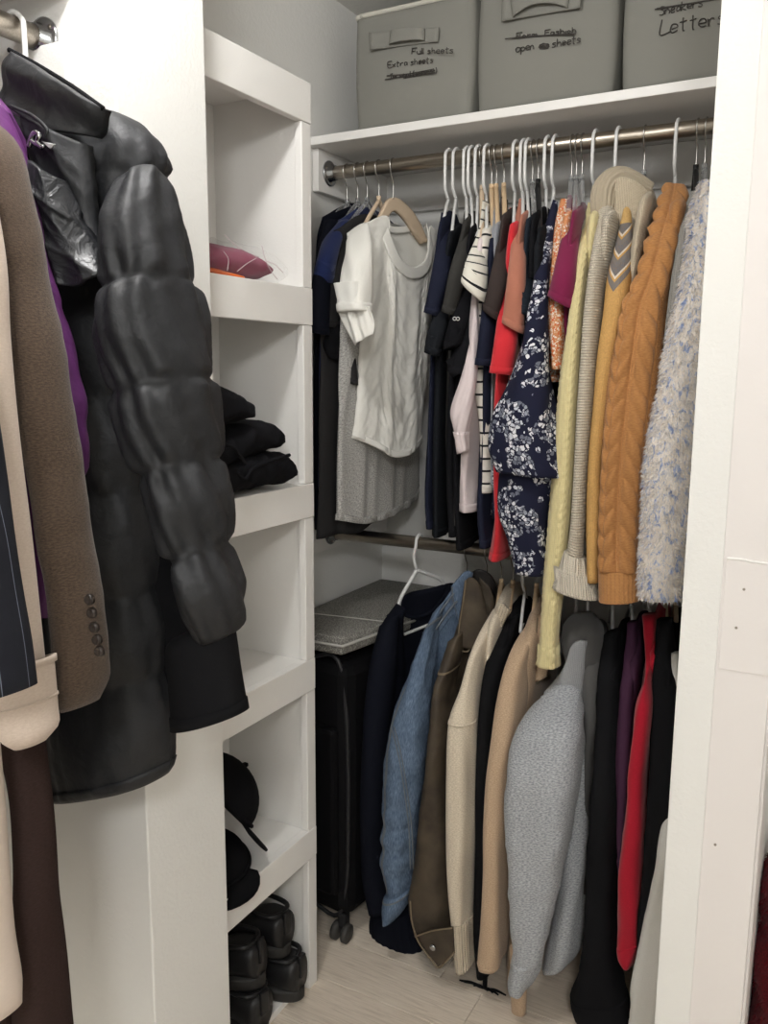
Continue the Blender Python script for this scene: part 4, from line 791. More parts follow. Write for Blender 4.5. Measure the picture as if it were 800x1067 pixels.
loft3('back', DEN, g, [((X0-.02, 1.93, .93), (X0-.02, 2.2, .93), .02), ((X0-.03, 1.9, .8), (X0-.03, 2.27, .8), .03), ((X0-.035, 1.9, .38), (X0-.035, 2.27, .38), .03)], n=32, step=.03, disp=folds(79, .004))
hanger('wood', X0, LOWZ, 'wire hook hanger of the denim jacket', group=GH2, tip=TIP([(470, 632)], 1.95))
# brown suede jacket
X0 = lowx(508); g = thing('suede_jacket', 'dark brown suede jacket with pointed collar and pale edge stitching', 'jacket', (X0, RODY, .4), G2)
LO = loft('sleeve', LEA, g, [(468, 668, 484, 656, .03, 1.92), (460, 690, 480, 690, .045, 1.88), (452, 716, 474, 714, .055, 1.85), (448, 760, 474, 760, .058, 1.83), (444, 800, 470, 800, .058, 1.825), (438, 850, 470, 850, .056, 1.82), (433, 905, 472, 905, .056, 1.82), (429, 936, 473, 940, .055, 1.82), (435, 968, 473, 968, .05, 1.82)], pl(1.83), n=48, step=.012, disp=add(folds(81, .007, 42, .25), creases(82, .004)), hem=.03, sq=2.8)
band('sleeve_seam', LEAE, g, LO, .085, .091, .0015, label='pale topstitching round the sleeve head')
panel('waistband', LEA, g, [(433, 974), (450, 968), (472, 966)], [(472, 966), (473, 992)], [(456, 1007), (464, 1001), (473, 992)], [(433, 974), (443, 990), (456, 1007)], pl(1.755), .006, .008, None, 20, 16)
edge_tube('waistband_edge', LEAE, g, [(428, 938), (430, 960), (436, 979), (446, 994), (457, 1007), (466, 1000), (474, 991)], pl(1.755), .0024, .004, 'pale stitched jacket edge'); edge_tube('waistband_seam', LEAE, g, [(434, 974), (452, 968), (473, 965)], pl(1.755), .002, .008)
lathe('snap_button', px(451, 987, pl(1.742)), [(.0085, 0), (.008, -.004), (.004, -.0055), (.001, -.005)], CHROME, g, 'Y', 18, 'silver snap button')
panel('collar', LEA, g, [(484, 606), (489, 601), (496, 604), (503, 616)], [(503, 616), (508, 640), (512, 660)], [(479, 674), (487, 678), (494, 668)], [(484, 606), (481, 630), (477, 655), (479, 674)], (X0, RODY-.17, .5), .012, .008, creases(83, .003, 50), 24, 34, label='broad pointed collar')
edge_tube('collar_edge', LEAE, g, [(485, 604), (482, 628), (478, 654), (479, 674), (487, 678), (492, 668)], (X0, RODY-.17, .5), .0022, .006, 'pale stitched collar edge')
panel('collar', LEA, g, [(500, 602), (510, 612), (515, 628)], [(515, 628), (516, 650), (514, 668)], [(496, 652), (504, 662), (514, 668)], [(500, 602), (496, 626), (496, 652)], (X0+.01, RODY-.1, .5), .02, .008, creases(84, .004, 50), 24, 30)
panel('front', LEAD, g, [(474, 660), (484, 652), (496, 640), (512, 640)], [(512, 640), (508, 780), (500, 960)], [(470, 980), (485, 982), (500, 960)], [(474, 660), (471, 760), (470, 980)], (X0, RODY-.11, .55), .02, .006, folds(85, .005, 60), 30, 50)
loft3('back', LEA, g, [((X0-.01, 1.96, .95), (X0-.01, 2.2, .95), .02), ((X0-.02, 1.9, .8), (X0-.02, 2.27, .8), .03), ((X0-.02, 1.9, .3), (X0-.02, 2.27, .3), .035)], n=32, step=.03, disp=folds(86, .004))
panel('collar_stand', LEAD, g, [(488, 598), (498, 592), (510, 597), (518, 610)], [(518, 610), (516, 622)], [(490, 612), (500, 608), (510, 612), (516, 622)], [(488, 598), (490, 612)], (X0, RODY-.02, .5), .02, .008, None, 20, 8)
hanger('velvet', X0, LOWZ, 'pale wooden hanger of the brown suede jacket', group=GH2, tip=TIP([(490, 640)], 1.93))
# cream knit
X0 = lowx(523); g = thing('cardigan', 'cream wool knit cardigan with ribbed cuff', 'cardigan', (X0, RODY, .4), G2)
LO = loft('sleeve', CRK, g, [(514, 634, 527, 636, .02, 1.98), (501, 655, 517, 658, .04, 1.92), (490, 680, 508, 682, .055, 1.87), (481, 712, 504, 716, .06, 1.84), (471, 743, 501, 750, .062, 1.82), (468, 800, 498, 800, .06, 1.81), (468, 860, 497, 860, .056, 1.805), (469, 905, 493, 905, .052, 1.805), (472, 957, 492, 958, .046, 1.805)], pl(1.82), n=44, step=.012, disp=folds(87, .004, 55, .3), sq=3.2)
band('shoulder_seam', CRK, g, LO, .295, .301, .0015)
loft('cuff', CRKR, g, [(471.5, 954, 493, 956, .046, 1.803), (474, 985, 493, 986, .044, 1.803), (476, 1004, 494, 1006, .044, 1.803)], pl(1.803), n=100, step=.006, disp=ribs(.01, .0025), hem=.05, label='ribbed cuff')
lbody(g, CRK, [(512, 650), (506, 720), (502, 800), (500, 960)], 1.88, seed=88)
panel('neck_edge', CRKR, g, [(517, 632), (524, 628), (531, 636)], [(531, 636), (520, 660), (512, 690)], [(505, 690), (508, 692), (512, 690)], [(517, 632), (510, 655), (505, 690)], pl(1.93), .01, .01, None, 14, 20)
hanger('wood', X0, LOWZ, 'pale wooden hanger of the cream cardigan', group=GH2, tip=TIP([(514, 650)], 1.94))
# black coat with tasselled belt
X0 = lowx(535); g = thing('coat', 'black coat between the cream cardigan and tan coat', 'coat', (X0, RODY, .3), G2)
loft('sleeve', BLKW, g, [(521, 650, 540, 640, .02, 1.98), (510, 678, 534, 670, .04, 1.92), (503, 715, 526, 715, .05, 1.87), (498, 780, 520, 780, .05, 1.85), (496, 860, 518, 860, .05, 1.84), (494, 960, 514, 960, .046, 1.84), (498, 1010, 514, 1012, .04, 1.84)], pl(1.85), n=32, step=.02, disp=folds(89, .004, 50))
lbody(g, BLKW, [(524, 665), (514, 760), (508, 900), (506, 1000), (508, 1032)], 1.89, seed=90)
bt = tube('belt', [px(507, 960, pl(1.83)), px(506, 1000, pl(1.82)), px(505, 1030, pl(1.82))], .006, BLKW, g, n=8)
c0 = px(505, 1031, pl(1.82))
for k, (dx, dy) in enumerate(((-27, 3), (-22, 7), (-25, -3), (-12, 9), (2, 11), (14, 7), (8, 10), (22, 4))):
    e = px(505+dx, 1033+dy, pl(1.80)); e[2] = max(e[2], .012); tube('tassel', [c0, (c0+e)/2+np.array([0, 0, .006]), e], [.004, .0035, .002], BLKW, bt, n=6)
hanger('wood', X0, LOWZ, 'pale wooden hanger of the black coat', group=GH2, tip=TIP([(526, 662)], 1.93)); 
hanger('tube', lowx(548), LOWZ, 'white plastic hanger between black coat and tan coat', group=GH2, tip=TIP([(540, 660)], 1.95))
# tan coat
X0 = lowx(560); g = thing('coat', 'tan wool coat with notched collar left of the grey sweatshirt', 'coat', (X0, RODY, .3), G2)
LO = loft('sleeve', TANW, g, [(552, 646, 564, 644, .02, 1.97), (537, 667, 558, 668, .04, 1.9), (527, 690, 552, 694, .054, 1.86), (518, 728, 548, 730, .06, 1.83), (513, 765, 544, 768, .062, 1.81), (510, 805, 538, 808, .06, 1.80), (507, 860, 534, 862, .058, 1.795), (505, 905, 531, 908, .056, 1.795), (502, 960, 529, 962, .052, 1.795), (499.5, 993, 526, 1000, .05, 1.795), (501, 1000, 524, 1004, .048, 1.795)], pl(1.81), n=44, step=.014, disp=folds(91, .004, 50, .3), sq=3.2)
band('sleeve_hem', TANW, g, LO, -.014, 0, .0012)
panel('front', TANW, g, [(540, 668), (552, 652), (566, 640)], [(566, 640), (562, 720), (558, 800)], [(530, 806), (544, 810), (558, 800)], [(540, 668), (534, 700), (530, 806)], (X0, RODY-.15, .35), .016, .008, folds(92, .003, 40), 24, 36)
panel('collar', TANW, g, [(560, 642), (570, 634), (584, 640)], [(584, 640), (578, 675), (570, 703)], [(557, 709), (563, 707), (570, 703)], [(560, 642), (558, 675), (557, 709)], (X0, RODY-.19, .3), .012, .008, None, 20, 30, label='pointed coat collar')
edge_tube('collar_edge', LEAE, g, [(560, 643), (558, 675), (557, 709), (564, 707), (570, 703)], (X0, RODY-.19, .3), .0018, .006)
lbody(g, TANW, [(550, 665), (542, 760), (536, 900), (533, 1000), (534, 1057)], 1.87, seed=93, w=.3, t=.03)
loft('belt_end', TANW, g, [(531, 985, 548, 985, .016, 1.785), (531.5, 1020, 549, 1020, .016, 1.785), (533, 1055, 548, 1058, .016, 1.785)], pl(1.785), n=20, hem=.01)
hanger('wood', X0, LOWZ, 'pale wooden hanger of the tan coat', group=GH2, tip=TIP([(552, 662)], 1.92))
# grey sweatshirt, hood behind
X0 = lowx(600); g = thing('sweatshirt', 'grey marl sweatshirt with full sleeve in the lower row', 'sweatshirt', (X0, RODY, .3), G2)
LO = loft('sleeve', GRYS, g, [(583, 702, 603, 698, .03, 1.9), (567, 722, 607, 728, .05, 1.85), (548, 741, 608, 748, .065, 1.81), (536, 766, 608, 772, .072, 1.785), (529.5, 802, 606, 808, .075, 1.77), (528, 838, 601, 842, .073, 1.765), (530, 880, 593, 884, .068, 1.76), (532, 912, 586, 914, .064, 1.76), (535, 955, 576, 958, .058, 1.76), (536, 986, 568, 990, .052, 1.76), (533, 1000, 565, 1000, .05, 1.76)], pl(1.77), n=56, step=.012, disp=add(folds(94, .006, 38, .4), creases(95, .006, 45)), hem=.02, sq=2.7)
loft('cuff', GRYS, g, [(535, 996, 566, 997, .05, 1.758), (531, 1010, 564, 1008, .048, 1.758), (530, 1027, 555, 1025, .044, 1.758), (538, 1030, 552, 1029, .04, 1.758)], pl(1.758), n=40, step=.008, disp=folds(96, .004, 80, .02), hem=.03, label='soft turned cuff')
panel('neck_rib', GRYR, g, [(591, 690), (596, 672), (604, 666), (612, 668)], [(612, 668), (609, 700), (606, 730)], [(566, 722), (586, 722), (606, 730)], [(591, 690), (580, 706), (566, 722)], (X0, 1.86, .1), .02, .01, None, 24, 24, label='ribbed neck and shoulder')
edge_tube('shoulder_seam', GRYR, g, [(566, 722), (580, 719), (594, 723), (607, 731)], (X0, 1.86, .1), .0025, .028)
loft('body', GRYS, g, [(600, 690, 622, 684, .03, 1.95), (600, 760, 624, 760, .06, 1.9), (594, 840, 620, 840, .07, 1.88), (582, 920, 616, 920, .075, 1.87), (570, 980, 611, 975, .075, 1.86), (566, 1006, 606, 988, .07, 1.86)], pl(1.88), n=52, step=.014, disp=folds(97, .006, 70, .3))
gd = thing('hoodie', 'dark grey hoodie with hood folded behind the grey sweatshirt', 'hoodie', (lowx(612), RODY, .3), G2)
loft('hood', DGRY, gd, [(596, 640, 616, 638, .02, 1.95), (588, 650, 625, 648, .05, 1.93), (586, 668, 629, 668, .06, 1.92), (592, 690, 627, 690, .055, 1.92), (606, 712, 624, 712, .04, 1.92)], pl(1.93), n=40, step=.01, disp=creases(98, .006, 60), hem=0)
loft('sleeve', DGRY, gd, [(606, 690, 626, 690, .03, 1.9), (607, 740, 627, 740, .04, 1.88), (606, 800, 624, 800, .045, 1.87), (602, 860, 620, 860, .045, 1.87), (600, 930, 616, 930, .045, 1.87)], pl(1.88), n=28, disp=folds(99, .005, 50))
lbody(gd, DGRY, [(618, 690), (618, 800), (612, 960)], 1.92, seed=100)
hanger('tube', lowx(614), LOWZ, 'white plastic hanger of the dark grey hoodie', group=GH2, tip=TIP([(612, 690)], 1.95)); hanger('tube', lowx(602), LOWZ, 'white plastic hanger of the grey sweatshirt', group=GH2, tip=TIP([(596, 704)], 1.92))
# black, plum, crimson, black, white
def longsleeve(name, label, cat, mat, hp, hk, hl, rows, seed, Y=1.8, t=.045, body=True, hem=True):
    X = lowx(hp); g = thing(name, label, cat, (X, RODY, .3), G2); k = len(rows)
    R = [tuple(r[:4])+(t*(.5 if i == 0 else .8 if i == 1 else 1), Y+.16*max(0, 1-i/3)) for i, r in enumerate(rows)]
    LO = loft('sleeve', mat, g, R, pl(Y), n=40, step=.014, disp=add(folds(seed, .005, 55, .3), creases(seed+1, .004, 50)), sq=2.8)
    if hem: band('cuff', mat, g, LO, -.05, 0, .0015)
    if body: lbody(g, mat, [((r[0]+r[2])/2+3, r[1]) for r in rows[1::2]], Y+.07, seed=seed+2, w=.3)
    if hk: hanger(hk, X, LOWZ, hl, group=GH2, tip=TIP([((rows[1][0]+rows[1][2])/2+2, rows[1][1])], Y+.09))
    return g
longsleeve('sweater', 'long black sweater right of the grey sweatshirt', 'sweater', BLKW, 640, 'tube', 'white plastic hanger of the long black sweater', [(630, 660, 644, 656), (624, 700, 646, 700), (622, 760, 648, 760), (617, 830, 646, 830), (611, 900, 644, 900), (609, 970, 643, 970), (602, 1010, 646, 1010), (595, 1040, 655, 1044), (598, 1052, 658, 1060)], 101, 1.79, .055)
longsleeve('cardigan', 'plum purple cardigan left of the crimson sweater', 'cardigan', PURP, 660, 'tube', 'white plastic hanger of the plum cardigan', [(654, 648, 664, 648), (650, 690, 665, 690), (646, 730, 662, 730), (643, 800, 660, 800), (642, 860, 656, 860), (644, 910, 654, 910)], 104, 1.80, .04)
longsleeve('sweater', 'crimson red sweater with puckered cuff in the lower row', 'sweater', CRIM, 679, 'tube', 'white plastic hanger of the crimson sweater', [(670, 640, 684, 640), (672, 680, 684, 680), (671, 705, 680, 708), (661, 738, 679, 740), (655, 800, 675, 802), (650, 856, 673, 858), (644, 912, 671, 914), (644, 960, 669, 962), (645, 992, 667, 982), (650, 1000, 662, 1001)], 107, 1.775, .04)
longsleeve('sweater', 'black sweater right of the crimson sweater', 'sweater', BLKW, 695, 'velvet', 'thin wire hanger of the black sweater by the right wall', [(684, 645, 700, 645), (680, 700, 706, 700), (678, 760, 708, 760), (674, 830, 706, 830), (670, 900, 700, 900), (664, 970, 696, 970), (664, 1040, 694, 1040)], 110, 1.74, .04)
longsleeve('shirt', 'white shirt hanging against the right wall end', 'shirt', WHS, 706, 'velvet', 'thin wire hanger of the white shirt', [(700, 680, 708, 680), (696, 780, 708, 780), (695, 830, 708, 830), (687, 886, 706, 890), (677, 940, 702, 944), (668, 982, 697, 985), (659, 1026, 693, 1030), (659, 1042, 690, 1046), (655, 1085, 686, 1090)], 113, 1.69, .025)
# ---------------------------------------------------------------- bins on the shelf
BINM = fab('grey_bin_fabric', s2l(134, 133, 126), s2l(122, 121, 115), 300, .5, .9, 800, .3, 0., .05); BINS = fab('grey_bin_side', s2l(120, 122, 122)); BINE = plain('bin_rim', s2l(196, 193, 182), .7)
INK = plain('marker_ink', s2l(52, 48, 44), .6)
GLY = {'F': [[(0, 0), (0, 1)], [(0, 1), (.6, 1.02)], [(0, .52), (.45, .54)]], 'u': [[(0, .55), (.02, .1), (.2, 0), (.4, .12), (.42, .55)], [(.42, .55), (.46, 0)]], 'l': [[(.05, 1), (.05, 0)]], 's': [[(.4, .5), (.15, .58), (.08, .4), (.35, .22), (.3, .02), (0, .02)]],
       'h': [[(0, 1), (0, 0)], [(0, .35), (.2, .55), (.38, .4), (.4, 0)]], 'e': [[(.03, .28), (.4, .34), (.35, .55), (.12, .55), (.02, .25), (.15, .02), (.42, .08)]], 't': [[(.2, .95), (.18, .05), (.3, 0)], [(0, .62), (.42, .66)]], 'E': [[(.5, 1), (0, .97), (0, 0), (.55, .02)], [(0, .5), (.4, .52)]],
       'x': [[(0, .5), (.4, 0)], [(.4, .52), (0, 0)]], 'r': [[(.02, .55), (.04, 0)], [(.04, .3), (.2, .52), (.38, .5)]], 'a': [[(.4, .5), (.15, .56), (.02, .25), (.15, .02), (.38, .2), (.4, .5), (.44, 0)]], 'O': [[(.3, .62), (.05, .45), (.02, .18), (.25, 0), (.5, .2), (.5, .5), (.3, .62)]],
       'p': [[(.02, .55), (0, -.4)], [(.02, .4), (.25, .55), (.42, .3), (.25, .05), (.03, .12)]], 'n': [[(0, .52), (.02, 0)], [(.02, .3), (.2, .54), (.38, .4), (.4, 0)]], 'L': [[(.1, 1), (0, 0), (.6, .12)]], 'J': [[(0, .95), (.5, 1)], [(.3, 1), (.28, .1), (.1, -.1), (-.05, .1)]],
       'y': [[(0, .5), (.15, .1), (.35, .5)], [(.4, .55), (.15, -.4)]], 'd': [[(.4, 1), (.4, 0)], [(.4, .45), (.15, .5), (.02, .2), (.2, 0), (.4, .15)]], 'o': [[(.2, .52), (.02, .28), (.2, 0), (.4, .25), (.2, .52)]], 'm': [[(0, .5), (0, 0)], [(0, .3), (.15, .5), (.26, .35), (.27, 0)], [(.27, .3), (.42, .5), (.54, .35), (.55, 0)]],
       'i': [[(.05, .5), (.05, 0)]], 'S': [[(.5, .9), (.2, 1), (.05, .75), (.45, .4), (.35, .02), (0, .08)]], '(': [[(.2, 1.1), (.0, .4), (.2, -.3)]], ')': [[(0, 1.1), (.2, .4), (0, -.3)]], 'k': [[(0, 1), (0, 0)], [(.35, .5), (0, .25), (.4, 0)]], 'w': [[(0, .5), (.12, 0), (.25, .4), (.38, 0), (.5, .5)]]}
WID = {'l': .18, 'i': .2, ' ': .35, 'm': .72, 'w': .66, 'O': .65, 'F': .62, 'E': .62, 'L': .6}
def write(parent, text, p0, p1, hpx, plane, r=.0011, name='handwriting', strike=None, seed=0, label=None, blob=None, lift=.0):
    """marker handwriting along photo pixels p0 -> p1 on the bin front"""
    rg = random.Random(seed); wd = sum(WID.get(c, .55) for c in text); parts = []; x = 0; p0 = np.array(p0, float); d = (np.array(p1, float)-p0)/wd; up = np.array([.03, -1])*hpx
    nr = np.array([0, -1, 0])*lift
    for c in text:
        for st in GLY.get(c, []):
            P = [px(*(p0+d*(x+a+rg.uniform(-.03, .03))+up*(b+rg.uniform(-.04, .04))), plane)+nr for a, b in st]
            parts.append(tubemesh(P, r, 5, 4))
        x += WID.get(c, .55)
    for s_ in strike or []: parts.append(tubemesh([px(*q, plane)+nr for q in s_], r*1.15, 5, 4))
    V, Fq = join(parts); return mk(name, V, Fq, INK, parent, label=label)
def fabric_bin(label, x0, x1, ztop, bow=.02, Yf=2.035, yd=.30, fl=.0):
    g = thing('storage_bin', label, 'storage bin', ((x0+x1)/2, Yf+yd/2, 2.1685), 'grey fabric bins on the shelf')
    nx, nz = 20, 16; z0 = 2.169
    def ring(z, ins=0.):
        f = (z-z0)/(ztop-z0); P = []
        hw = (x1-x0)/2+.006*math.sin(PI*f)+fl*f-ins; cx = (x0+x1)/2; r_ = .018
        for k in range(nx+1):
            u = -1+2*k/nx; P.append((cx+u*(hw-r_), Yf-bow*math.sin(PI*min(1, f*.9+.1))*(1-u*u)*1+ins, z))
        P.append((cx+hw-r_*.3, Yf+r_*.3+ins, z)); P.append((cx+hw, Yf+r_+ins, z))
        P += [(cx+hw, Yf+yd*.5, z), (cx+hw, Yf+yd-.01-ins, z), (cx+hw-.01, Yf+yd-ins, z), (cx-hw+.01, Yf+yd-ins, z), (cx-hw, Yf+yd-.01-ins, z), (cx-hw, Yf+yd*.5, z), (cx-hw, Yf+r_+ins, z), (cx-hw+r_*.3, Yf+r_*.3+ins, z)]
        return P
    V = []; zs = np.linspace(z0, ztop, nz+1)
    for z in zs: V += ring(z)
    n = len(ring(z0))
    for z in np.linspace(ztop, z0+.05, 4): V += ring(z, .006)
    tot = nz+1+4; Fc = [(i*n+j, i*n+(j+1) % n, (i+1)*n+(j+1) % n, (i+1)*n+j) for i in range(tot-1) for j in range(n)]; Fc.append(tuple(range(n))[::-1]); Fc.append(tuple((tot-1)*n+j for j in range(n)))
    mk('bin_body', V, Fc, BINM, g)
    R = ring(ztop); tube('rim', R+[R[0]], .006, BINE, g, n=8, k=1, smooth=False)
    return g
bx = lambda p, y: float(px(p, y, pl(2.035))[0])
b1 = fabric_bin('grey fabric bin marked Full sheets, Extra sheets', bx(371, 137), bx(489, 120), 2.452, .025, fl=.004)
b2 = fabric_bin('grey fabric bin marked Open sheets in the middle', bx(496.5, 118), bx(637, 96), 2.47, .02)
b3 = fabric_bin('grey fabric bin marked Letters by the right wall', bx(647, 95), -.245, 2.47, .012)
PB = pl(2.009)
def bhandle(g, pts, flap):
    box_ = panel('handle_patch', BINM, g, *pts, PB, .0, .004, None, 16, 8, sm=False); panel('handle', BINM, g, *flap, pl(2.004), .012, .004, None, 24, 12, label='stitched fabric pull handle')
bhandle(b1, ([(384, 34), (457, 28)], [(457, 28), (456, 43)], [(385, 52), (456, 43)], [(384, 34), (385, 52)]), ([(406.5, 32), (425, 30), (442, 29.5)], [(442, 29.5), (442, 42)], [(405, 46.5), (425, 43.5), (442, 42)], [(406.5, 32), (405, 46.5)]))
bhandle(b2, ([(523, -6), (606, -14)], [(606, -14), (604, 8)], [(522, 22), (604, 8)], [(523, -6), (522, 22)]), ([(530, -10), (560, -16), (594, -14)], [(594, -14), (591, 8)], [(534, 18), (555, 7), (575, 5), (591, 8)], [(530, -10), (534, 18)]))
write(b1, 'Full sheets', (429, 56.5), (473, 55), 6.2, pl(2.0085), seed=1, label='marker words Full sheets')
write(b1, 'Extra sheets', (404, 70.5), (452, 65), 6.2, pl(2.0085), seed=2, label='marker words Extra sheets')
write(b1, 'Jerseyd (summer)', (406, 82), (457, 75), 4.8, pl(2.0085), strike=[[(401, 83), (425, 79), (440, 76), (453, 74)], [(403, 79), (425, 77), (452, 72)], [(420, 81.5), (440, 78), (453, 76)]], seed=3, label='crossed-out marker words')
P2 = pl(2.0135)
write(b2, 'Form  Fashioh', (538, 40), (601, 33.5), 5.5, P2, strike=[[(526, 40.5), (550, 38), (575, 36.5), (600, 35)], [(533, 40), (560, 38), (598, 36)]], seed=4, label='crossed-out marker words')
write(b2, 'Open', (537, 54.5), (557, 51), 8, P2, seed=5, label='marker word Open')
write(b2, 'sheets', (575, 49.5), (606, 44), 8, P2, seed=6, label='marker word sheets')
V, Fq = join([tubemesh([px(x, y, P2) for x, y in ((561, 49), (571, 46), (562, 47), (572, 48.5), (562, 50.5), (571, 50), (565, 45.5), (572, 47))], .0016, 5, 5)]); mk('scribble', V, Fq, INK, b2, label='scribbled-out blob')
P3 = pl(2.0215)
write(b3, 'Sneakers', (687, 16), (733, 6), 9, P3, strike=[[(682, 10), (705, 6), (728, 2.5)], [(684, 9), (715, 4), (748, -1)]], seed=7, label='crossed-out marker word'); write(b3, 'Letters', (687.5, 36.5), (757, 24), 15, P3, r=.0012, seed=8, label='marker word Letters')
# folded slate blanket stuffed in the first bin
SLB = fab('slate_blue_cloth', s2l(84, 92, 104)); bk = thing('folded_blanket', 'slate blue folded blanket in the first bin', 'blanket', (-1.12, 2.2, 2.25))
for k, zz in enumerate((2.40, 2.445)):
    V, Fq = boxmesh(bx(376, 137), bx(484, 120)-.01, 2.09, 2.31, zz, zz+.044, .02); mk('fold', V, Fq, SLB, bk)
# ---------------------------------------------------------------- cubby contents
SH = {i: RZ[i][1] for i in range(1, 5)}
BLKC = fab('black_denim_cloth', s2l(24, 24, 27), None, 300, .3, .85, 700, .35)
def roll(label, rows, Y, t, seed):
    g = thing('folded_trousers', label, 'trousers', px(rows[1][0], rows[1][3], (-1.1, 1.45, A90)), 'folded black clothes in the cubby')
    # rows here are columns: (x, y_top, x, y_bottom) from left to right
    FP = (-1.07, 1.45, A90); n = 36; C = [((px(a, b, FP)+px(c, d, FP))/2+np.array([-.07*min(1, np.linalg.norm(px(a, b, FP)-px(c, d, FP))/.03), 0, 0]), np.linalg.norm(px(a, b, FP)-px(c, d, FP))/2) for a, b, c, d in rows]
    P = np.array([c[0] for c in C]); R = np.array([c[1] for c in C]); Q = smoothpath(np.column_stack([P, R]), 14); V = []
    cr = creases(seed, .009, 75)
    for q in Q:
        for j in range(n):
            a = 2*PI*j/n; e = 2/2.8; yy = math.copysign(abs(math.cos(a))**e, math.cos(a)); zz = math.copysign(abs(math.sin(a))**e, math.sin(a))
            p = np.array([q[0]+t*yy*min(1, q[3]/.02), q[1], q[2]+q[3]*zz]); o = float(cr(np.array(q[1]), np.array(p[0]*.8+p[2]*1.5))); V.append(p+np.array([yy, 0, zz])*o)
    k = len(Q); Fc = [(i*n+j, i*n+(j+1) % n, (i+1)*n+(j+1) % n, (i+1)*n+j) for i in range(k-1) for j in range(n)]; Fc += [tuple(range(n))[::-1], tuple((k-1)*n+j for j in range(n))]
    mk('folded_cloth', V, Fc, BLKC, g); return g
g = roll('bottom black folded trousers of the cubby stack', [(222, 490, 224, 522), (240, 482, 238, 518), (262, 476, 262, 513), (285, 470, 285, 509), (298, 470, 298, 507), (306, 473, 306, 504), (310, 480, 310, 497)], 1.46, .07, 121)
edge_tube('fold_edge', BLKC, g, [(246, 492), (254, 499), (262, 488), (280, 480), (300, 474)], (-1.066, 1.45, A90), .004, .004)
g = roll('middle black folded trousers of the cubby stack', [(222, 455, 224, 492), (238, 455, 240, 488), (255, 447, 256, 484), (275, 440, 277, 475), (288, 440, 288, 472), (296, 443, 296, 469), (300, 449, 300, 464)], 1.46, .07, 122)
edge_tube('fold_edge', BLKC, g, [(230, 462), (242, 467), (250, 477), (254, 484)], (-1.066, 1.45, A90), .004, .004)
g = roll('top black folded trousers of the cubby stack', [(214, 400, 218, 455), (228, 399, 230, 452), (245, 403, 246, 444), (256, 409, 257, 441), (263, 415, 263, 438), (266.5, 422, 266.5, 434)], 1.46, .075, 123)
# plastic bag with pink and orange cloth
BAGP = NT('clear_bag_film', .12, .6); BAGP.b.inputs['Alpha'].default_value = .08; BAGP = BAGP.fin((.95, .95, .95), BAGP.bump(BAGP.noise(60, 4, dist=1.5).outputs[0], .8, .006))
MAG = fab('magenta_knit', s2l(140, 36, 76), s2l(96, 22, 52), 120, .6); ORG = fab('orange_cloth', s2l(226, 110, 48))
g = thing('plastic_bag', 'clear plastic bag of magenta and orange cloth in the top cubby', 'bag', px(250, 290, (-1.1, 1.45, A90)), None)
def lump(name, mat, cols, Y, t, seed, amp, parent, al=None, label=None):
    FP = (-1.078, 1.45, A90); C = [((px(a, b, FP)+px(c, d, FP))/2+np.array([-.07*min(1, np.linalg.norm(px(a, b, FP)-px(c, d, FP))/.03), 0, 0]), np.linalg.norm(px(a, b, FP)-px(c, d, FP))/2) for a, b, c, d in cols]
    Q = smoothpath(np.column_stack([[c[0] for c in C], [c[1] for c in C]]), 12); n = 40; V = []; cr = creases(seed, amp, 90)
    for q in Q:
        for j in range(n):
            a = 2*PI*j/n; yy, zz = math.cos(a), math.sin(a); p = np.array([q[0]+t*yy*min(1, q[3]/.025), q[1], q[2]+q[3]*zz]); o = float(cr(np.array(q[1]), np.array(p[0]+p[2]*1.3))); V.append(p+np.array([yy, 0, zz])*o)
    k = len(Q); Fc = [(i*n+j, i*n+(j+1) % n, (i+1)*n+(j+1) % n, (i+1)*n+j) for i in range(k-1) for j in range(n)]; Fc += [tuple(range(n))[::-1], tuple((k-1)*n+j for j in range(n))]
    return mk(name, V, Fc, mat, parent, label=label)
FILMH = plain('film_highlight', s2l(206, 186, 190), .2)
lump('magenta_cloth', MAG, [(212, 250, 212, 284), (228, 250, 228, 284), (248, 252, 248, 288), (268, 257, 268, 292), (284, 265, 284, 290), (294, 276, 294, 286)], 1.46, .06, 131, .004, g, label='magenta cloth inside the bag')
lump('orange_cloth', ORG, [(212, 268, 212, 285), (230, 274, 230, 287), (246, 281, 246, 290), (258, 287, 258, 291)], 1.44, .07, 132, .002, g, label='orange cloth inside the bag')
lump('film', BAGP, [(209, 247, 209, 286), (228, 246, 228, 288), (248, 247, 248, 291), (268, 251, 268, 295), (284, 256, 284, 297), (296, 266, 296, 297), (303, 280, 303, 295)], 1.46, .075, 133, .006, g, label='crinkled clear film')
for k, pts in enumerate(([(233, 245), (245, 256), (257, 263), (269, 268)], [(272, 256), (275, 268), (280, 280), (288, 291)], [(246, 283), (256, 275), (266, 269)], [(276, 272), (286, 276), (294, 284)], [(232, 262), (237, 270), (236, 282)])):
    edge_tube('film_glint', FILMH, g, pts, (-1.062, 1.45, A90), .0007, .002)  # pale tubes put painted highlights on the folds of the film
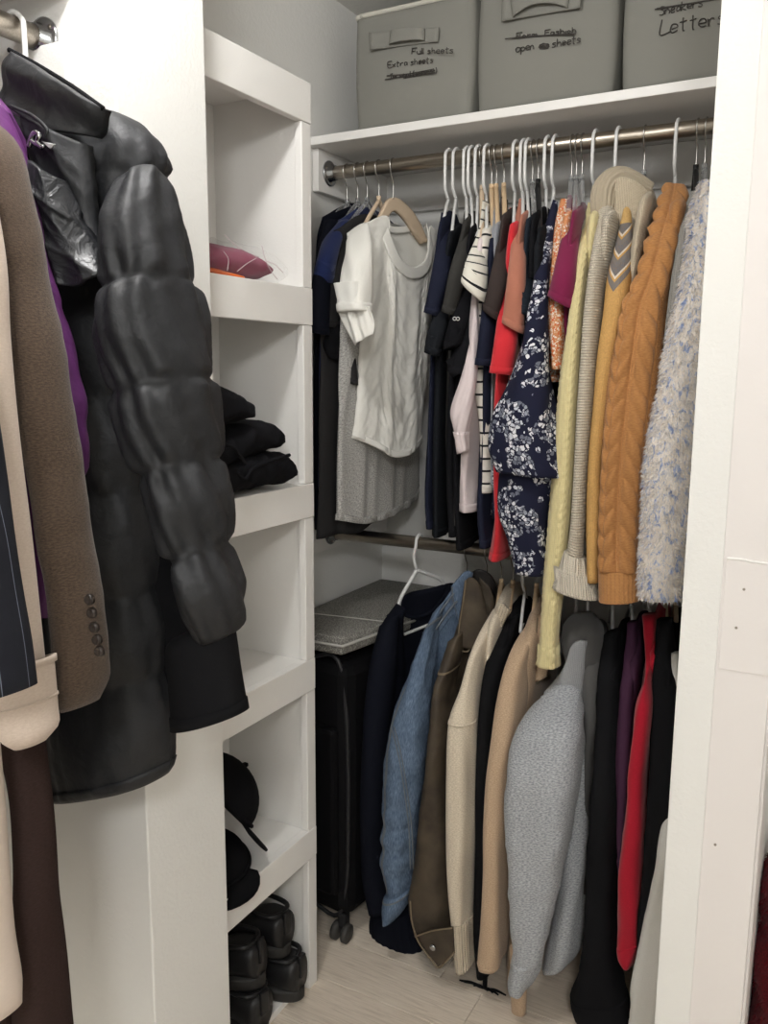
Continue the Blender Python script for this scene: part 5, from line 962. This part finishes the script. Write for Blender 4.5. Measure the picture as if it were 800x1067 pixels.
# black caps on the lower shelf
CAPM = fab('black_cap_cloth', s2l(18, 18, 20))
def cap(label, C, r, yaw, tilt, seed):
    g = thing('baseball_cap', label, 'cap', C); M = Matrix.Rotation(yaw, 3, 'Z') @ Matrix.Rotation(tilt, 3, 'Y'); V = []; n = 32; k = 10
    for i in range(k+1):
        f = i/k*PI/2; 
        for j in range(n): a = 2*PI*j/n; V.append((1.12*r*math.cos(f)*math.cos(a), r*math.cos(f)*math.sin(a), r*.95*math.sin(f)))
    Fc = [(i*n+j, i*n+(j+1) % n, (i+1)*n+(j+1) % n, (i+1)*n+j) for i in range(k) for j in range(n)]; Fc.append(tuple(range(n))[::-1])
    T = lambda Q: np.array([np.array(M @ Vector(q))+np.array(C) for q in Q])
    mk('crown', T(V), Fc, CAPM, g)
    B = []; m_ = 16
    for s_ in (0, 1):
        for i in range(m_+1):
            a = -1.15+2.3*i/m_; ri, ro = r*1.0, r*(1.0+.78*math.cos(a*1.2)**.6 if abs(a) < 1.3 else 1)
            for q in (ri, ro): B.append((q*1.05*math.cos(a), q*math.sin(a), .004-.004*s_-.05*r*(q-ri)/r-(.25*r*math.sin(a)**2)*.6*(q-ri)/r))
    w_ = (m_+1)*2; Fb = [(2*i, 2*i+1, 2*i+3, 2*i+2) for i in range(m_)]+[(w_+2*i+2, w_+2*i+3, w_+2*i+1, w_+2*i) for i in range(m_)]+[(2*i+1, w_+2*i+1, w_+2*i+3, 2*i+3) for i in range(m_)]
    mk('brim', T(B), Fb, CAPM, g)
    st = [(1.13*r*math.cos(a)*1.0, r*1.01*math.sin(a), .01) for a in np.linspace(-PI, PI, 24)]; tube('sweatband', T(st), .005, CAPM, g, n=6)
    lathe('button', T([(0, 0, r*.955)])[0], [(.008, -.003), (.008, .002), (.003, .005)], CAPM, g, 'Z', 10)
    return g
z5 = SH[4]
cap('black baseball cap tipped up on the low shelf, brim pointing down', (-1.19, 1.385, z5+.165), .098, 1.08, .92, 1)
cap('black cap lying flat below the standing cap', (-1.18, 1.36, z5+.012), .08, -.75, .12, 2)
# black shoes at the bottom
SHOE = plain('black_shoe_leather', s2l(22, 22, 24), .45, .4, bump=.15); SOLE = plain('black_rubber_sole', s2l(40, 39, 38), .6)
def shoe(label, C, yaw, L=.27, wd=.048, hgt=.085, tilt=0.):
    g = thing('shoe', label, 'shoe', C, 'black shoes in the bottom cubby'); ca_, sa_ = math.cos(yaw), math.sin(yaw); ct, st_ = math.cos(tilt), math.sin(tilt)
    def T(Q):
        Q = np.array(Q, float); x = Q[:, 0]*ct-Q[:, 2]*st_; z = Q[:, 0]*st_+Q[:, 2]*ct
        return np.stack([C[0]+x*ca_-Q[:, 1]*sa_, C[1]+x*sa_+Q[:, 1]*ca_, C[2]+z], 1)
    n = 28; sec = [(0, .55, .9), (.04, .8, .98), (.15, .92, 1.0), (.3, .95, .95), (.42, .95, .82), (.55, 1.0, .62), (.7, 1.08, .5), (.85, .98, .42), (.95, .7, .34), (1, .35, .25)]
    Q = smoothpath(np.array([(a, b, c) for a, b, c in sec]), 5); V = []
    for f, b, c in Q:
        for j in range(n):
            a = 2*PI*j/n; cy, sz = math.cos(a), math.sin(a); e = .75; V.append((f*L, wd*b*math.copysign(abs(cy)**e, cy), .024+hgt*c*(.5+.5*math.copysign(abs(sz)**.8, sz))))
    k = len(Q); Fc = [(i*n+j, i*n+(j+1) % n, (i+1)*n+(j+1) % n, (i+1)*n+j) for i in range(k-1) for j in range(n)]; Fc += [tuple(range(n))[::-1], tuple((k-1)*n+j for j in range(n))]
    mk('upper', T(V), Fc, SHOE, g)
    S_ = []; 
    for z_, gr in ((0, .98), (.006, 1.06), (.024, 1.06), (.03, 1.0)):
        for i in range(40):
            a = 2*PI*i/40; f = .5+.5*math.cos(a); b = np.interp(f, Q[:, 0], Q[:, 1]); S_.append((f*L*1.02-.003, wd*b*gr*math.sin(a)/max(.45, abs(math.sin(a))**.35), z_))
    Fs = [(i*40+j, i*40+(j+1) % 40, (i+1)*40+(j+1) % 40, (i+1)*40+j) for i in range(3) for j in range(40)]; Fs += [tuple(range(40))[::-1], tuple(120+j for j in range(40))]
    mk('sole', T(S_), Fs, SOLE, g)
    tube('collar', T([(.012, 0, .024+hgt*.98), (.03, wd*.7, .024+hgt), (.1, wd*.72, .024+hgt*.96), (.115, 0, .024+hgt*.93), (.1, -wd*.72, .024+hgt*.96), (.03, -wd*.7, .024+hgt), (.012, 0, .024+hgt*.98)]), .006, SHOE, g, n=8)
    mk('heel_tab', *boxT(T, (-.006, .006, -.012, .012, .06, .118)), SHOE, g)
    for q in range(4): tube('lace', T([(.125+q*.02, -wd*.45, .024+hgt*(.93-.09*q)), (.13+q*.02, 0, .03+hgt*(.93-.09*q)), (.125+q*.02, wd*.45, .024+hgt*(.93-.09*q))]), .0028, SHOE, g, n=6)
    return g
def boxT(T, b):
    V, Fc = boxmesh(*b, .003); return T(V), Fc
shoe('black shoe at the front of the bottom cubby', (-1.075, 1.40, .02), PI-.15, .235)
shoe('black shoe stacked on top in the bottom cubby', (-1.09, 1.42, .135), PI+.12, .225, tilt=-.06)
shoe('black shoe nearest the tower edge at the bottom', (-1.068, 1.545, .02), PI+.05, .235)
shoe('black shoe resting on the pair near the tower edge', (-1.10, 1.53, .135), PI-.1, .215)
# ---------------------------------------------------------------- left closet coats
G3 = 'coats on the left rod'; GH3 = 'hangers on the left rod'
PUF = NT('black_puffer_nylon', .58, .4); PUF = PUF.fin(PUF.mix(PUF.noise(300, 2).outputs[0], s2l(27, 28, 31), s2l(33, 34, 37)), PUF.bump(PUF.noise(34, 3, dist=.5).outputs[0], .45, .006, PUF.bump(PUF.noise(900, 1).outputs[0], .1, .0006)))
PUFM = fab('black_matte_shell', s2l(24, 24, 26), None, 300, .3, .9); LIN = NT('black_shiny_lining', .4, .4); LIN = LIN.fin(s2l(30, 31, 34), LIN.bump(LIN.noise(30, 4, dist=1.).outputs[0], .6, .01))
BRW = fab('brown_wool_tweed', s2l(84, 70, 58), s2l(58, 47, 38), 220, .9, .95, 500, .6); CRC = fab('cream_wool', s2l(204, 188, 174), s2l(188, 170, 154), 200, .5, .9, 500, .3)
PUR = NT('purple_nylon', .45, .4); PUR = PUR.fin(s2l(92, 46, 98), PUR.bump(PUR.noise(30, 3, dist=.6).outputs[0], .4, .006)); DBR = fab('dark_brown_wool', s2l(58, 45, 42), s2l(44, 33, 31), 200, .6); CRL = fab('cream_satin_coat', s2l(212, 196, 182), None, 100, .1, .6)
def pinstripe():
    t = NT('navy_pinstripe', .9, .2); u = t.n('SeparateXYZ', Vector=t.tc.outputs['UV']).outputs[0]
    f = t.math('LESS_THAN', t.math('FRACT', t.math('DIVIDE', u, .03)), .03)
    return t.fin(t.mix(t.math('MULTIPLY', f, .55), s2l(30, 31, 38), s2l(140, 148, 166)), t.bump(t.noise(500, 1, t.tc.outputs['UV']).outputs[0], .3, .001))
PIN = pinstripe()
def quilt(R3, seams, A, seed, puck=.004):
    mid = np.array([(np.array(r[0])+np.array(r[1]))/2 for r in R3]); d = np.r_[0, np.cumsum(np.linalg.norm(np.diff(mid, axis=0), axis=1))]; sv = np.array([d[i] for i in seams])
    r = np.random.RandomState(seed); ph = r.rand(20)*6.28
    def f(U, V):
        i = np.clip(np.searchsorted(sv, V.ravel(), 'right')-1, 0, len(sv)-2).reshape(V.shape); t = np.clip((V-sv[i])/(sv[i+1]-sv[i]), 0, 1); ln = sv[i+1]-sv[i]
        dist = np.minimum(t, 1-t)*ln
        b = A*(np.clip(np.sin(PI*t), 0, 1)**.4)-A*.6
        pk = puck*np.exp(-dist/.055)*(np.sin(70*U+2*ph[i]+1.8*np.sin(25*U+ph[i])+14*V)*.6+.7*np.sin(170*U+2*ph[i]+22*V+2*np.sin(31*U)))*np.clip(dist/.012, 0, 1)
        return b+pk+.4*puck*np.sin(40*U+30*V+ph[i])*np.clip(dist/.03, 0, 1)
    return f
g = thing('puffer_jacket', 'black quilted puffer coat hanging nearest the partition wall', 'coat', (-1.1, .93, .9), G3)
PS = pl(.86)
SR = [(123, 199, 168, 164, .03, .90), (116, 240, 184, 200, .055, .885), (111, 280, 195, 238, .07, .875), (110, 317, 204, 277, .072, .87), (108, 368, 214, 330, .08, .865), (122, 420, 221, 386, .072, .86), (134, 462, 228, 428, .076, .86), (152, 503, 231, 469, .066, .86), (166, 546, 239, 515, .07, .86), (181, 589, 240, 559, .06, .86), (192, 630, 254, 612, .062, .86), (205, 669, 247, 664, .05, .86)]
R3 = rows3(SR, PS, .06)
LO = loft3('sleeve', PUF, g, R3, n=96, step=.005, disp=add(quilt(R3, [0, 3, 5, 7, 9, 11], .013, 141, .0075), creases(142, .004, 40), creases(140, .0012, 160)), sq=2.3, hem=0)
CR3 = [(204, 652, 242, 646, .03, .87), (174, 668, 246, 660, .042, .87), (175, 705, 252, 700, .044, .87), (178, 758, 259, 741, .044, .87)]
LO = loft('cuff', PUFM, g, CR3, pl(.87), n=48, step=.012, disp=folds(143, .004, 35, .05), hem=.06, label='matte black inner cuff'); band('cuff_hem', PUFM, g, LO, -.018, 0, .0015)
BR3 = [(18, 100, 108, 112, .03, .92), (10, 130, 138, 122, .045, .92), (5, 165, 162, 146, .06, .92), (0, 210, 176, 176, .068, .925), (0, 260, 178, 215, .07, .93), (0, 330, 165, 300, .07, .935), (10, 430, 160, 410, .07, .93), (25, 528, 158, 511, .068, .93), (36, 580, 164, 562, .072, .93), (46, 632, 164, 615, .068, .93), (50, 685, 170, 657, .072, .93), (54, 736, 172, 700, .068, .93), (54, 785, 178, 752, .07, .93), (56, 828, 179, 809, .066, .93)]
R3 = rows3(BR3, pl(.93), .06)
LO = loft3('body', PUF, g, R3, n=96, step=.007, disp=add(quilt(R3, [0, 3, 6, 7, 9, 11, 13], .012, 144, .0045), creases(145, .004, 40), creases(139, .0012, 160)), sq=2.6, hem=.05); band('hem', PUF, g, LO, -.022, 0, .002)
loft('back', PUFM, g, [(60, 300, 150, 300, .02, .975), (60, 480, 172, 478, .022, .975), (70, 560, 190, 556, .022, .975), (80, 620, 205, 616, .022, .975), (90, 690, 214, 684, .022, .975), (90, 740, 196, 736, .022, .975)], pl(.975), n=32, step=.02, disp=folds(138, .003, 40))
panel('collar', PUF, g, [(12, 53), (40, 68), (76, 90), (110, 114)], [(110, 114), (106, 126), (96, 142)], [(2, 100), (28, 118), (60, 138), (96, 142)], [(12, 53), (6, 74), (2, 100)], pl(.85), .03, .014, add(creases(146, .009, 70), lambda U, V: .004*np.sin(V*120+8*U)), 40, 24, label='high stand collar')
edge_tube('collar_edge', PUFM, g, [(12, 53), (40, 68), (76, 90), (110, 114)], pl(.85), .0035, .004)
panel('collar_inside', PUFM, g, [(12, 54), (45, 76), (80, 98), (104, 118)], [(104, 118), (100, 132)], [(0, 120), (40, 130), (80, 140), (100, 132)], [(12, 54), (4, 85), (0, 120)], pl(.93), .01, .01, creases(147, .005, 60), 24, 16)
panel('yoke_flap', PUF, g, [(22, 118), (48, 130), (70, 142), (88, 150)], [(88, 150), (94, 190), (98, 235), (112, 280)], [(40, 195), (66, 214), (90, 250), (112, 280)], [(22, 118), (28, 155), (40, 195)], pl(.835), .02, .012, creases(148, .010, 60), 34, 34, label='front storm flap')
edge_tube('flap_seam', PUF, g, [(31, 117), (52, 126), (68, 140), (66, 150)], pl(.83), .0025, .03)
panel('hood_lining', LIN, g, [(33, 168), (54, 174), (72, 190)], [(72, 190), (90, 240), (114, 287)], [(58, 290), (90, 300), (114, 287)], [(33, 168), (42, 228), (58, 290)], pl(.82), .035, .008, add(creases(149, .014, 60), lambda U, V: .004*np.sin(70*U+25*V)), 44, 50, label='shiny folded hood lining')
tube('zip_pull', [px(x, y, pl(.80)) for x, y in ((30, 153), (33, 143), (37, 138), (41, 141), (39, 148), (44, 154))], .0035, CHROME, g, n=8, label='silver zip pull'); tube('zip_pull', [px(x, y, pl(.80)) for x, y in ((32, 146), (38, 150), (46, 153))], .003, CHROME, g, n=8)
panel('zip_tag', plain('zip_tag', s2l(176, 176, 176), .4), g, [(43, 147), (57, 150)], [(57, 150), (52, 155)], [(51, 154), (52, 155)], [(43, 147), (51, 154)], pl(.80), 0, .002, None, 4, 4, sm=False)
hanger('tube', .95, LZ, 'white plastic hanger of the black puffer coat', LX, GH3, .2, PI, None, 'X')
# purple jacket
g = thing('padded_jacket', 'purple nylon jacket between puffer coat and brown coat', 'jacket', (-1.0, .81, 1.2), G3)
R3 = rows3([(-45, 95, 5, 110, .03, .77), (-30, 150, 25, 155, .04, .77), (-10, 220, 45, 218, .045, .765), (5, 275, 50, 270, .045, .765), (20, 325, 66, 320, .05, .765), (40, 398, 86, 394, .05, .765), (52, 445, 91, 440, .045, .765), (60, 500, 92, 494, .04, .765)], pl(.765), .04)
loft3('sleeve', PUR, g, R3, n=44, step=.01, disp=quilt(R3, [0, 2, 4, 5, 6, 7], .006, 151, .002), hem=.03)
loft3('body', PUR, g, [((-1.36, .8, 1.93), (-1.05, .8, 1.93), .03), ((-1.42, .8, 1.85), (-.98, .8, 1.85), .04), ((-1.42, .8, 1.2), (-.98, .8, 1.2), .04)], n=32, step=.04, disp=folds(152, .005))
hanger('tube', .85, LZ, 'white plastic hanger of the purple jacket', LX, GH3, .19, PI, None, 'X')
# brown wool coat
g = thing('blazer', 'brown wool blazer with five dark cuff buttons', 'blazer', (-1.0, .72, 1.1), G3)
LO = loft('sleeve', BRW, g, [(-50, 115, -8, 122, .03, .73), (-35, 140, 18, 148, .045, .725), (-20, 205, 36, 203, .055, .715), (-3, 290, 52, 288, .058, .71), (8, 344, 65, 350, .058, .705), (20, 425, 79, 430, .056, .70), (30, 492, 88, 490, .055, .70), (45, 582, 101, 575, .052, .70), (54, 640, 110, 635, .05, .70), (59, 690, 116, 690, .047, .70), (61, 722, 114, 712, .046, .70), (66, 738, 104, 731, .044, .70)], pl(.705), n=60, step=.008, disp=add(folds(153, .003, 40, .3), creases(154, .003, 45)), hem=.06)
band('sleeve_seam', BRW, g, LO, .1, -.02, .0012, t0=.44, t1=.452)
BTN = plain('dark_horn_button', s2l(38, 30, 26), .3, .5)
for x, y in ((92, 625), (94.5, 639), (97, 654), (100, 667), (102.5, 679)):
    lathe('cuff_button', px(x, y, pl(.660)), [(.0065, .004), (.0065, 0), (.005, -.002), (.0035, -.0012), (.001, -.001)], BTN, g, 'Y', 16)
loft3('body', BRW, g, [((-1.36, .73, 1.95), (-1.05, .73, 1.95), .03), ((-1.44, .73, 1.87), (-.97, .73, 1.87), .045), ((-1.44, .73, 1.25), (-.95, .73, 1.25), .045)], n=36, step=.04, disp=folds(155, .005))
hanger('wood', .74, LZ, 'wooden hanger of the brown wool blazer', LX, GH3, .2, PI, .085, 'X')
# cream coat with turned-up cuff
g = thing('coat', 'cream wool coat with deep turned-up cuff', 'coat', (-1.0, .62, 1.1), G3)
LO = loft('sleeve', CRC, g, [(-70, 190, -5, 195, .03, .64), (-45, 276, 8, 276, .045, .63), (-40, 350, 12, 350, .05, .625), (-30, 447, 21, 445, .05, .62), (-16, 582, 37, 580, .05, .62), (-8, 640, 44, 640, .048, .62), (-2, 700, 50, 700, .045, .62)], pl(.62), n=40, step=.012, disp=folds(156, .003, 40, .3), hem=.01)
LO = loft('cuff', CRC, g, [(-6, 698, 56, 684, .052, .615), (-4, 720, 58.5, 712, .056, .615), (-2, 748, 61, 745, .057, .615), (4, 764, 62, 763, .056, .615), (16, 776, 50, 774, .048, .615)], pl(.615), n=44, step=.006, disp=folds(157, .002, 40, .05), hem=.07, label='deep turned-up cuff', top=False)
band('cuff_edge', CRC, g, LO, 0, .008, .003); band('cuff_seam', CRC, g, LO, .045, .048, .0014)
loft3('body', CRC, g, [((-1.36, .63, 1.95), (-1.05, .63, 1.95), .03), ((-1.44, .63, 1.87), (-.97, .63, 1.87), .045), ((-1.44, .63, 1.1), (-.95, .63, 1.1), .045)], n=36, step=.04, disp=folds(158, .005))
hanger('wood', .64, LZ, 'wooden hanger of the cream wool coat', LX, GH3, .2, PI, .085, 'X')
# navy pinstripe
g = thing('blazer', 'navy pinstripe blazer at the left edge', 'blazer', (-1.0, .55, 1.2), G3)
LO = loft('sleeve', PIN, g, [(-95, 360, -14, 360, .04, .555), (-85, 440, 1, 438, .045, .55), (-70, 500, 10, 500, .045, .55), (-55, 560, 18, 560, .045, .545), (-45, 620, 27, 620, .044, .545), (-36, 672, 35, 670, .043, .545), (-28, 726, 40, 717, .042, .545)], pl(.545), n=40, step=.012, disp=folds(159, .002, 30, .3), hem=.05)
loft3('body', PIN, g, [((-1.36, .55, 1.95), (-1.06, .55, 1.95), .03), ((-1.44, .55, 1.87), (-.99, .55, 1.87), .04), ((-1.44, .55, 1.3), (-.97, .55, 1.3), .04)], n=36, step=.04, disp=folds(160, .005))
hanger('velvet', .55, LZ, 'beige hanger of the navy pinstripe blazer', LX, GH3, .2, PI, .085, 'X')
# long coats reaching low
g = thing('long_coat', 'long dark brown coat below the cream cuff', 'coat', (-1.0, .68, .5), G3)
LO = loft('skirt', DBR, g, [(-30, 640, 40, 640, .04, .68), (-20, 740, 46, 735, .045, .68), (4, 790, 50, 780, .045, .68), (12, 880, 60, 880, .045, .68), (14, 980, 70, 985, .046, .68), (16, 1080, 77, 1085, .048, .68), (16, 1130, 80, 1135, .05, .68)], pl(.68), n=44, step=.014, disp=folds(161, .005, 45, .1))
loft3('body', DBR, g, [((-1.36, .69, 1.95), (-1.06, .69, 1.95), .025), ((-1.42, .69, 1.85), (-1.0, .69, 1.85), .03), ((-1.42, .68, .55), (-.96, .68, .55), .035)], n=36, step=.04, disp=folds(162, .004))
hanger('wood', .69, LZ, 'wooden hanger of the long dark brown coat', LX, GH3, .2, PI, .085, 'X')
g = thing('long_coat', 'long cream coat at the lower left edge', 'coat', (-1.0, .585, .5), G3)
LO = loft('skirt', CRL, g, [(-60, 640, -8, 640, .03, .585), (-55, 760, -1, 760, .034, .585), (-50, 840, 6, 840, .036, .585), (-46, 980, 16, 980, .038, .585), (-44, 1035, 24, 1035, .038, .585), (-30, 1062, 22, 1056, .034, .585)], pl(.585), n=36, step=.014, disp=folds(163, .003, 45, .1))
loft3('body', CRL, g, [((-1.36, .59, 1.95), (-1.06, .59, 1.95), .025), ((-1.42, .59, 1.85), (-1.0, .59, 1.85), .03), ((-1.42, .585, .75), (-.96, .585, .75), .03)], n=36, step=.04, disp=folds(164, .004))
hanger('velvet', .60, LZ, 'beige hanger of the long cream coat', LX, GH3, .2, PI, .085, 'X')
# dark red plush throw beyond the right wall end
REDP = fab('dark_red_plush', s2l(112, 14, 28), s2l(70, 6, 16), 160, .9, .95, 300, .9, .05, .5)
g = thing('plush_throw', 'dark red plush throw heaped beyond the right wall end', 'blanket', px(830, 1080, pl(1.75)))
LO = loft('heap', REDP, g, [(806, 885, 850, 880, .05, 1.75), (795, 898, 880, 895, .1, 1.75), (788, 935, 900, 930, .13, 1.75), (793, 958, 905, 955, .12, 1.75), (786, 980, 910, 980, .15, 1.75), (780, 1030, 925, 1030, .16, 1.75), (770, 1085, 940, 1085, .17, 1.75)], pl(1.75), n=60, step=.012, disp=creases(171, .02, 30), hem=0)
fuzz(LO['o'], LO, REDP, 2500, .012, 5)
